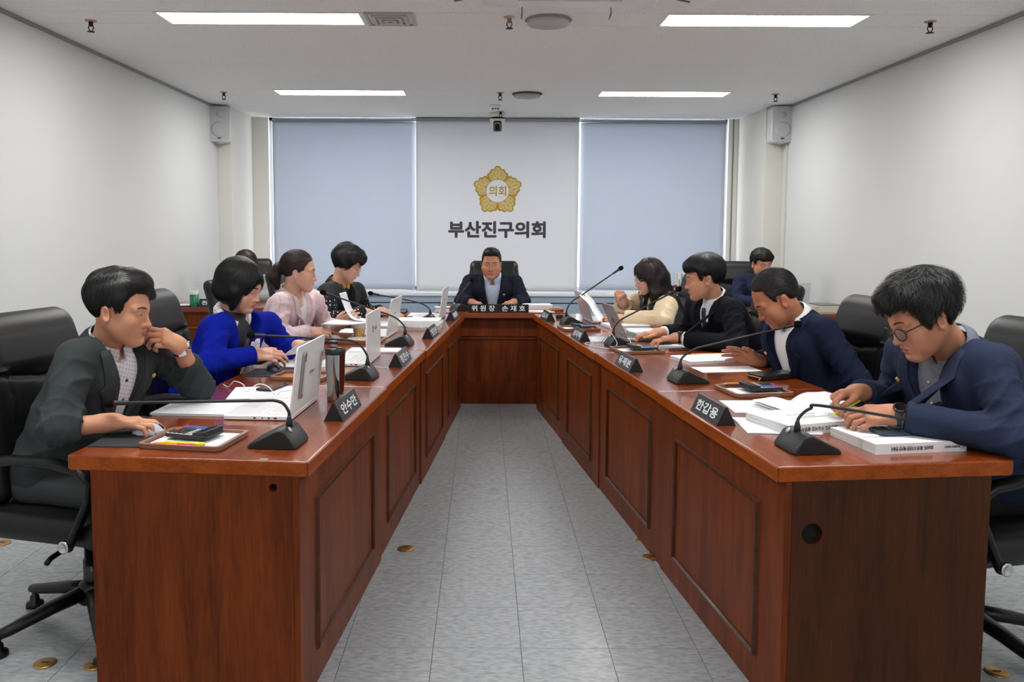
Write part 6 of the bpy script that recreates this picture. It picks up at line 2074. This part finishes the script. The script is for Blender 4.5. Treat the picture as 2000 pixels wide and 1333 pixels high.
# 1 --- man in the dark grey suit, hand at his mouth
def ex_grey(c):
    wristband(c, 'L', .030, .020, steel, (steel, mat('dial_dark', (30, 34, 40), .2)), back=.012, links=1, disc=.019)
    sl = c['wd']['R']; e = c['j']['wrR'] - sl * .105
    B = basis(sl, (0, 0, 1))
    for k in range(4):
        MB().sphere(tuple(e - sl * (.012 + .016 * k) - B[:, 1] * .045 - V3(0, 0, .012)), (.006, .006, .006), 8, 6).build('cuff_button', mat('button_black', (24, 26, 28), .3), c['root'], True)
    # pocket flap on the skirt of the jacket
    uv = [(-.145 + .0 * i, 0) for i in range(1)]
person('man_grey', 'man in a dark grey suit and checked shirt with fingers at his mouth',
       dict(pelvis=(-1.52, 2.87, .57), neck=(-1.305, 2.83, .985), head=(-1.238, 2.78, 1.150), shR=(-1.335, 2.665, .955), shL=(-1.235, 3.005, .945), elR=(-1.33, 2.52, .800), wrR=(-1.200, 2.595, .800), elL=(-1.090, 3.105, .815), wrL=(-1.105, 2.955, .998)),
       (-2, 10, 0), dict(m=cloth_mat('suit_dark_grey', (54, 59, 60)), v=(-.13, .26, -.0), lapel=.082, inner=pattern_mat('shirt_checked', (226, 224, 230), 'check', (120, 116, 132), .014), collar=True, shirt_hole=.05, buttons=mat('button_navy', (40, 44, 84), .3), cuff=dict(R=.085, L=.085), badge=(.105, .115), jbuttons=[(-.005, -.155)], pants=mat('trousers_grey', (52, 56, 58), .85)),
       ('side_part', hr_k, 1.6), sk_a, dict(R=dict(d=(.95, .22, .0), n=(0.05, 0, -1), pose='mouse'), L=dict(d=(-.30, -.74, .50), n=(-.78, .10, -.45), pose='chin')),
       dict(jaw=.98, lips=mat('lips_dark', (150, 74, 70), .4), eye=.0030), 1.0, .0034, dict(cw=.17), ex_grey)

# 2 --- woman in royal blue
def ribbon(c, name, m, uvs, w, off=.008, thick=.003):
    pts = []
    for i, (u, v) in enumerate(uvs):
        ww = w if not isinstance(w, (list, tuple)) else w[i]
        du, dv = (uvs[min(i + 1, len(uvs) - 1)][0] - uvs[max(i - 1, 0)][0], uvs[min(i + 1, len(uvs) - 1)][1] - uvs[max(i - 1, 0)][1])
        L_ = math.hypot(du, dv) or 1
        nx, ny = -dv / L_, du / L_
        pts += [(u - nx * ww, v - ny * ww), (u, v), (u + nx * ww, v + ny * ww)]
    P = c['on_front'](c['f'], pts, off)
    return MB().grid([tuple(p) for p in P], len(uvs), 3).build(name, m, c['root'], True, thick=thick)
def neck_roll(c, name, m, r0=.070, h=.03, r=.017, a0=25, lift=.012, droop=.035):
    j, fw, s, up = c['j'], c['fw'], c['s'], c['up']
    pts = []
    for i in range(25):
        a = math.radians(a0 + (360 - 2 * a0) * i / 24)
        cf = unit(fw - c['tilt'] * float(fw @ c['tilt'])); cs = np.cross(c['tilt'], cf)
        dr = cf * math.cos(a) + cs * math.sin(a)
        fr = (.5 + .5 * math.cos(a)) ** 2
        pts.append(tuple(c['NA'] + dr * r0 + c['tilt'] * (lift - .018 - droop * fr)))
    return MB().tube(pts, r, 10, flat=1.35, up=tuple(c['tilt'])).build(name, m, c['root'], True)
def ex_blue(c):
    sc_w = pattern_mat('scarf_white', (222, 220, 222), 'scarf', (150, 148, 156), 22, .5)
    neck_roll(c, 'scarf', sc_w, .070, r=.020, lift=.034, droop=.055)
    ribbon(c, 'scarf_end', sc_w, [(.045, .13), (.05, .08), (.055, .03), (.05, -.03), (.04, -.085)], [.012, .024, .030, .030, .024], .012)
    ribbon(c, 'scarf_end', mat('scarf_stripe', (214, 176, 186), .6), [(.012, .12), (.010, .06), (.004, 0), (0, -.06), (-.004, -.11)], .008, .016)
    ribbon(c, 'scarf_end', mat('scarf_black', (30, 28, 32), .5), [(-.02, .13), (-.018, .07), (-.01, .0), (-.004, -.06), (.0, -.10)], [.012, .018, .02, .02, .018], .010)
person('blue', 'woman in a royal blue jacket and patterned scarf with a black bob',
       dict(pelvis=(-1.40, 3.99, .57), neck=(-1.197, 3.925, .985), head=(-1.150, 3.88, 1.152), shR=(-1.225, 3.765, .945), shL=(-1.070, 4.055, .925), elR=(-1.225, 3.63, .815), wrR=(-1.058, 3.755, .842), elL=(-1.02, 4.17, .80), wrL=(-.925, 4.06, .84)),
       (-12, 20, 0), dict(m=cloth_mat('jacket_royal_blue', (14, 30, 150)), v=(-.14, .24, 0), inner=mat('blouse_black', (28, 27, 32), .6), inner_name='blouse', cuff=.0, hole=.07, res=.009),
       ('bob', hr_k), sk_b, dict(R=dict(d=(.95, .20, -.02), n=(.05, .55, -.82), pose='type', k=.93), L=dict(d=(.9, -.15, .05), n=(0, -.4, -.9), pose='hold', k=.93)),
       dict(jaw=.98, cheek=1.06, lips=lip_r, eye=.0013, nose=.95), .97, .0038, dict(cw=.150, cd=.112, sh=.046, arm=.93, rise=.026), ex_blue)
# 3 --- woman in pale pink
def ex_pink(c):
    T = c['T']
    MB().tube([tuple(p) for p in T([(-.113 + .0045 * 0, .019 * math.cos(a), .022 + .019 * math.sin(a)) for a in [2 * PI * i / 16 for i in range(17)]])], .004, 6).build('hair_tie', mat('hair_tie', (18, 16, 18), .6), c['root'], True)
    for sg in (-1, 1):
        MB().sphere(tuple(T([(-.008, sg * .083, -.052)])[0]), .004, 8, 6).build('earring', mat('earring_gold', (210, 180, 110), .25, .9), c['root'], True)
person('pink', 'woman in a pale pink checked jacket with a brown ponytail',
       dict(pelvis=(-1.32, 4.92, .57), neck=(-1.130, 4.845, .995), head=(-1.083, 4.80, 1.172), shR=(-1.165, 4.69, .955), shL=(-1.035, 4.985, .945), elR=(-1.165, 4.585, .800), wrR=(-1.010, 4.700, .828), elL=(-.985, 5.08, .80), wrL=(-.905, 4.98, .830)),
       (8, 6, 0), dict(m=pattern_mat('jacket_pink_checked', (214, 192, 196), 'check', (200, 168, 174), .045), v=(-.15, .20, 0), lapel=.06, inner=mat('top_white', (228, 226, 228), .7), inner_name='top', shirt_hole=.075, cuff=.0, hole=.066),
       ('tied', hr_b), sk_b, dict(R=dict(d=(.94, .10, .02), n=(.05, .6, -.78), pose='hold', k=.92), L=dict(d=(.80, .05, .42), n=(.3, -.9, -.1), pose='flat', k=.92)),
       dict(jaw=.92, lips=lip_r, eye=.0024, nose=.95), .96, .0042, dict(cw=.150, cd=.108, sh=.052, arm=.94, bw=.135), ex_pink)
# 4 --- woman in black with white dots
def ex_polka(c):
    neck_roll(c, 'neck_scarf', pattern_mat('scarf_yellow', (226, 166, 30), 'dots', (60, 44, 20), 60, .5), .066, r=.013, lift=.024, droop=.03)
    glasses(c, mat('frame_rose', (196, 150, 130), .3, .6), .020, .0010, glass_l)
    wristband(c, 'R', .029, .006, mat('bracelet_pearl', (230, 224, 214), .3), None, back=.0)
person('polka', 'woman in a black vest and white-dotted blouse with a yellow scarf',
       dict(pelvis=(-1.20, 5.82, .57), neck=(-1.012, 5.745, .995), head=(-.945, 5.70, 1.175), shR=(-1.065, 5.59, .950), shL=(-.915, 5.875, .935), elR=(-1.030, 5.47, .800), wrR=(-.826, 5.655, .850), elL=(-.865, 5.98, .80), wrL=(-.735, 5.85, .835)),
       (2, 26, 0), dict(m=mat('vest_black', (26, 26, 28), .8), v=(-.16, .16, 0), vest=True, puff=.008, inner=pattern_mat('blouse_dotted', (26, 26, 30), 'dots', (226, 226, 230), 42, .6), cuff=.005, lapel=.05),
       ('permed', hr_k), sk_b, dict(R=dict(d=(.93, .28, .05), n=(0, .1, -1), pose='flat', k=.92), L=dict(d=(.9, -.1, -.05), n=(0, 0, -1), pose='flat', k=.92)),
       dict(jaw=.96, cheek=1.05, lips=lip_p, eye=.0013), .96, .0044, dict(cw=.155, cd=.112, sh=.054, arm=.98), ex_polka)
# 5 --- man at the head desk
def ex_head(c): pass
person('chairman', 'man in a navy jacket and pale blue shirt at the head desk, facing the room',
       dict(pelvis=(.09, 7.42, .57), neck=(.081, 7.22, .960), head=(.070, 7.145, 1.118), shR=(-.115, 7.225, .915), shL=(.277, 7.225, .915), elR=(-.185, 7.06, .800), wrR=(-.105, 6.955, .800), elL=(.345, 7.06, .800), wrL=(.265, 6.945, .805)),
       (-93, 4, 0), dict(m=cloth_mat('jacket_navy', (30, 33, 46)), v=(-.20, .20, 0), lapel=.085, inner=mat('shirt_pale_blue', (176, 186, 214), .75, bump=(30, .3, (1, 1, 1))), collar=True, collar_m=mat('collar_pale_blue', (196, 204, 226), .7), shirt_hole=.06, cuff=.0, badge=(.10, .10), buttons=mat('button_white', (226, 226, 230), .4)),
       ('crop', hr_k), sk_d, dict(R=dict(d=(.75, -.5, -.12), n=(.1, .1, -1), pose='hold'), L=dict(d=(-.65, -.6, -.1), n=(-.1, .1, -1), pose='hold')),
       dict(jaw=1.14, cheek=1.12, eye=.0024, neck=1.12, long=1.02), 1.04, .0045, dict(cw=.185, cd=.13, bd=.15, bw=.175, arm=1.1), ex_head)
# 6 --- woman with beige sleeves
def ex_beige(c):
    glasses(c, mat('frame_silver', (190, 190, 196), .25, .8), .0225, .0011, glass_l)
    W, HB, tips, e0 = c['hands']['L']
    B = HB
    MB().lathe([(.0105, -.002), (.0112, 0), (.0105, .002)], 14, Matrix([[float(B[i, 2]), float(B[i, 1]), float(B[i, 0]), float((W + B @ V3(.105, .012, -.006))[i])] for i in range(3)] + [[0, 0, 0, 1]]), cap=False).build('ring', mat('ring_gold', (214, 178, 96), .2, 1.), c['root'], True)
person('beige', 'woman with beige satin sleeves, black leather vest, round glasses and long wavy hair',
       dict(pelvis=(1.45, 6.00, .57), neck=(1.255, 5.905, .935), head=(1.178, 5.84, 1.090), shR=(1.205, 6.075, .880), shL=(1.300, 5.735, .890), elR=(1.035, 6.13, .800), wrR=(1.030, 5.99, .880), elL=(1.225, 5.585, .800), wrL=(.975, 5.700, .800)),
       (187, 16, 0), dict(m=mat('vest_leather', (22, 22, 23), .3, bump=(60, .3, (1, 1, 1))), v=(-.12, .18, 0), vest=True, puff=.026, inner=mat('satin_beige', (206, 184, 150), .36, sheen=.3), cuff=.02),
       ('long', hair_mat('hair_dark_brown', (34, 24, 22))), sk_b, dict(R=dict(d=(-.25, -.45, .75), n=(-.3, .75, .3), pose='fist', k=.93), L=dict(d=(-.95, .0, .1), n=(.1, .75, -.55), pose='hold', k=.93)),
       dict(jaw=.96, lips=lip_r, eye=.0020), .96, .0044, dict(cw=.155, cd=.112, sh=.052), ex_beige)
# 7 --- young man in a black suit
def ex_suit(c):
    wristband(c, 'L', .030, .022, mat('strap_black', (20, 20, 22), .6), (mat('case_black', (24, 24, 26), .3), mat('dial_black', (10, 10, 12), .1)), back=.014, disc=.020)
    for q in 'RL':
        d = c['wd'][q]; e = c['j']['wr' + q] - d * .034
        MB().tube([tuple(e - d * .04), tuple(e)], [.041, .039], 18).build('shirt_cuff', mat('shirt_white', (232, 234, 238), .75), c['root'], True)
person('suit', 'young man in a black suit, white shirt and navy tie typing on the silver laptop',
       dict(pelvis=(1.57, 4.82, .57), neck=(1.352, 4.745, .985), head=(1.268, 4.70, 1.150), shR=(1.285, 4.92, .930), shL=(1.395, 4.57, .940), elR=(1.270, 5.03, .800), wrR=(1.060, 4.905, .805), elL=(1.385, 4.43, .800), wrL=(1.105, 4.610, .815)),
       (172, 10, 0), dict(m=cloth_mat('suit_black', (22, 24, 30)), v=(-.17, .22, 0), lapel=.08, inner=mat('shirt_white', (232, 234, 238), .75), collar=True, tie=mat('tie_navy', (26, 30, 62), .5), cuff=.045, hole=.066),
       ('fringe', hr_k, 1.3), sk_a, dict(R=dict(d=(-.98, .05, -.06), n=(0, 0, -1), pose='type'), L=dict(d=(-.97, .22, -.08), n=(0, 0, -1), pose='type')),
       dict(jaw=.95, eye=.0014), 1.02, .004, dict(cw=.172), ex_suit)
# 8 --- older man in navy
person('older', 'older man in a navy jacket and open white shirt, head bowed over papers',
       dict(pelvis=(1.66, 3.88, .57), neck=(1.468, 3.805, .985), head=(1.350, 3.765, 1.112), shR=(1.430, 3.985, .925), shL=(1.525, 3.640, .935), elR=(1.500, 4.12, .800), wrR=(1.352, 3.985, .785), elL=(1.640, 3.53, .765), wrL=(1.560, 3.74, .675)),
       (176, 36, 0), dict(m=cloth_mat('jacket_deep_navy', (26, 33, 54)), v=(-.19, .23, 0), lapel=.082, inner=MATS['shirt_white'], collar=True, shirt_hole=.05, cuff=.02, badge=(-.10, .06), hole=.066),
       ('slick', hr_w), sk_c, dict(R=dict(d=(-.86, .1, .28), n=(-.2, -.80, -.5), pose='flat'), L=dict(d=(-.7, .6, -.1), n=(0, 0, -1), pose='hold')),
       dict(jaw=1.06, cheek=1.05, eye=.0012, neck=1.08), 1.03, .0038, dict(cw=.178, cd=.12, bd=.14))
# 9 --- man with dark glasses
def ex_glasses(c):
    glasses(c, mat('frame_black', (20, 18, 20), .3), .0225, .0017, tint_l, z=-.012)
    wristband(c, 'L', .033, .022, mat('strap_grey_blue', (48, 52, 60), .6), (mat('case_black', (24, 24, 26), .3), MATS['dial_black']), back=.010, disc=.021)
    W, HB, tips, e0 = c['hands']['R']
    p = (tips[0] + tips[4]) / 2
    d = unit(V3(-.75, -.25, -.30))
    p = p + c['O']
    pen('highlighter', 'yellow highlighter held by the man with dark glasses', 'highlighter', tuple(p + d * .035), tuple(p - d * .085), .0052, hl_y)
person('glasses', 'man in a blue-grey tweed jacket and dark glasses marking a booklet',
       dict(pelvis=(1.76, 2.80, .57), neck=(1.575, 2.71, 1.020), head=(1.425, 2.645, 1.150), shR=(1.505, 2.895, .955), shL=(1.580, 2.535, .970), elR=(1.540, 3.03, .800), wrR=(1.300, 2.800, .868), elL=(1.600, 2.40, .810), wrL=(1.312, 2.565, .845)),
       (182, 26, 4), dict(m=cloth_mat('tweed_blue', (42, 50, 72), .9, 500, .3), v=(-.17, .24, 0), lapel=.085, inner=mat('shirt_grey', (112, 114, 126), .8, noise=(500, .15, (1, 1, .1))), collar=True, shirt_hole=.045, buttons=mat('button_pearl', (200, 200, 204), .3), cuff=.03, badge=(-.115, .105), hole=.068),
       ('full', hr_k), sk_d, dict(R=dict(d=(-.90, -.18, -.05), n=(.15, -.45, -.88), pose='pen'), L=dict(d=(-.95, .15, -.02), n=(.05, .55, -.8), pose='hold')),
       dict(jaw=1.05, cheek=1.08, eye=.0013, neck=1.1), 1.06, .0034, dict(cw=.18, cd=.128, bd=.145, arm=1.06), ex_glasses)
# 10, 11 --- staff at the back
person('clerk_right', 'clerk in a dark navy jacket sitting by the right pillar',
       dict(pelvis=(2.53, 7.58, .57), neck=(2.535, 7.46, .965), head=(2.511, 7.40, 1.120), shR=(2.345, 7.465, .915), shL=(2.725, 7.465, .915), elR=(2.27, 7.33, .790), wrR=(2.40, 7.12, .800), elL=(2.79, 7.33, .790), wrL=(2.66, 7.12, .800)),
       (-80, 12, 0), dict(m=cloth_mat('jacket_ink', (34, 42, 66)), v=(-.12, .16, 0), inner=mat('tee_dark', (30, 34, 46), .8), cuff=.0),
       ('fringe', hr_k), sk_a, dict(R=dict(d=(.3, -.95, -.05), n=(0, 0, -1), pose='type'), L=dict(d=(-.3, -.95, -.05), n=(0, 0, -1), pose='type')),
       dict(eye=.0018), 1.0, .005, dict(), group='staff at the back')
person('clerk_left', 'woman with brown hair bowed low behind the green bottle',
       dict(pelvis=(-2.21, 7.78, .57), neck=(-2.215, 7.66, .940), head=(-2.196, 7.56, 1.085), shR=(-2.39, 7.67, .880), shL=(-2.04, 7.67, .880), elR=(-2.44, 7.52, .790), wrR=(-2.31, 7.36, .800), elL=(-1.99, 7.52, .790), wrL=(-2.12, 7.36, .800)),
       (-86, 34, 0), dict(m=pattern_mat('jacket_grey_tweed', (150, 150, 154), 'dots', (60, 60, 66), 90), v=(-.12, .16, 0), inner=mat('tee_dark', (30, 34, 46), .8), cuff=.0),
       ('bob', hr_b), sk_b, dict(R=dict(d=(.3, -.9, -.05), n=(0, 0, -1), pose='type', k=.93), L=dict(d=(-.3, -.9, -.05), n=(0, 0, -1), pose='type', k=.93)),
       dict(lips=lip_p, eye=.0012), .96, .005, dict(cw=.15), group='staff at the back')
# sheets held in the hands
def held(name_, label, path, width, m=None, n=1):
    P = spline([Vector(p) for p in path], 6)
    o = P[0]
    t = thing('held_sheet', label, 'papers', o, 0, PG)
    w = Vector(width)
    for k in range(n):
        pts = []
        for p in P:
            for u in (0, .5, 1):
                pts.append(p - o + w * u + Vector((0, 0, .0012 * k)))
        MB().grid(pts, len(P), 3).build('sheet', m or pp, t, True, thick=.0006)
held('blue', 'sheets held up by the woman in the royal blue jacket', [(-.955, 3.88, .815), (-.925, 3.90, .84), (-.885, 3.92, .868), (-.855, 3.94, .878)], (.05, .17, -.01), pw, 3)
held('pink', 'paper pile held by the woman in the pale pink jacket', [(-.935, 4.70, .868), (-.86, 4.74, .862), (-.78, 4.78, .858), (-.70, 4.80, .862)], (.03, .24, .0), pw, 6)
held('pink2', 'curled page turned by the woman in the pale pink jacket', [(-.868, 4.92, 1.035), (-.852, 4.92, .985), (-.825, 4.91, .925), (-.785, 4.90, .880), (-.70, 4.88, .868)], (.02, .12, .0), pp, 1)
held('beige', 'curled page held by the woman with beige sleeves', [(.676, 5.75, .960), (.735, 5.70, .905), (.765, 5.65, .845), (.80, 5.60, .790)], (.05, .14, .02), pw, 1)
held('chair', 'sheet lifted by the man at the head desk', [(.09, 6.83, .765), (.15, 6.85, .772), (.20, 6.87, .79), (.245, 6.88, .812)], (-.02, .14, .0), pw, 1)
bpy.data.scenes.remove(TXT_SCENE)
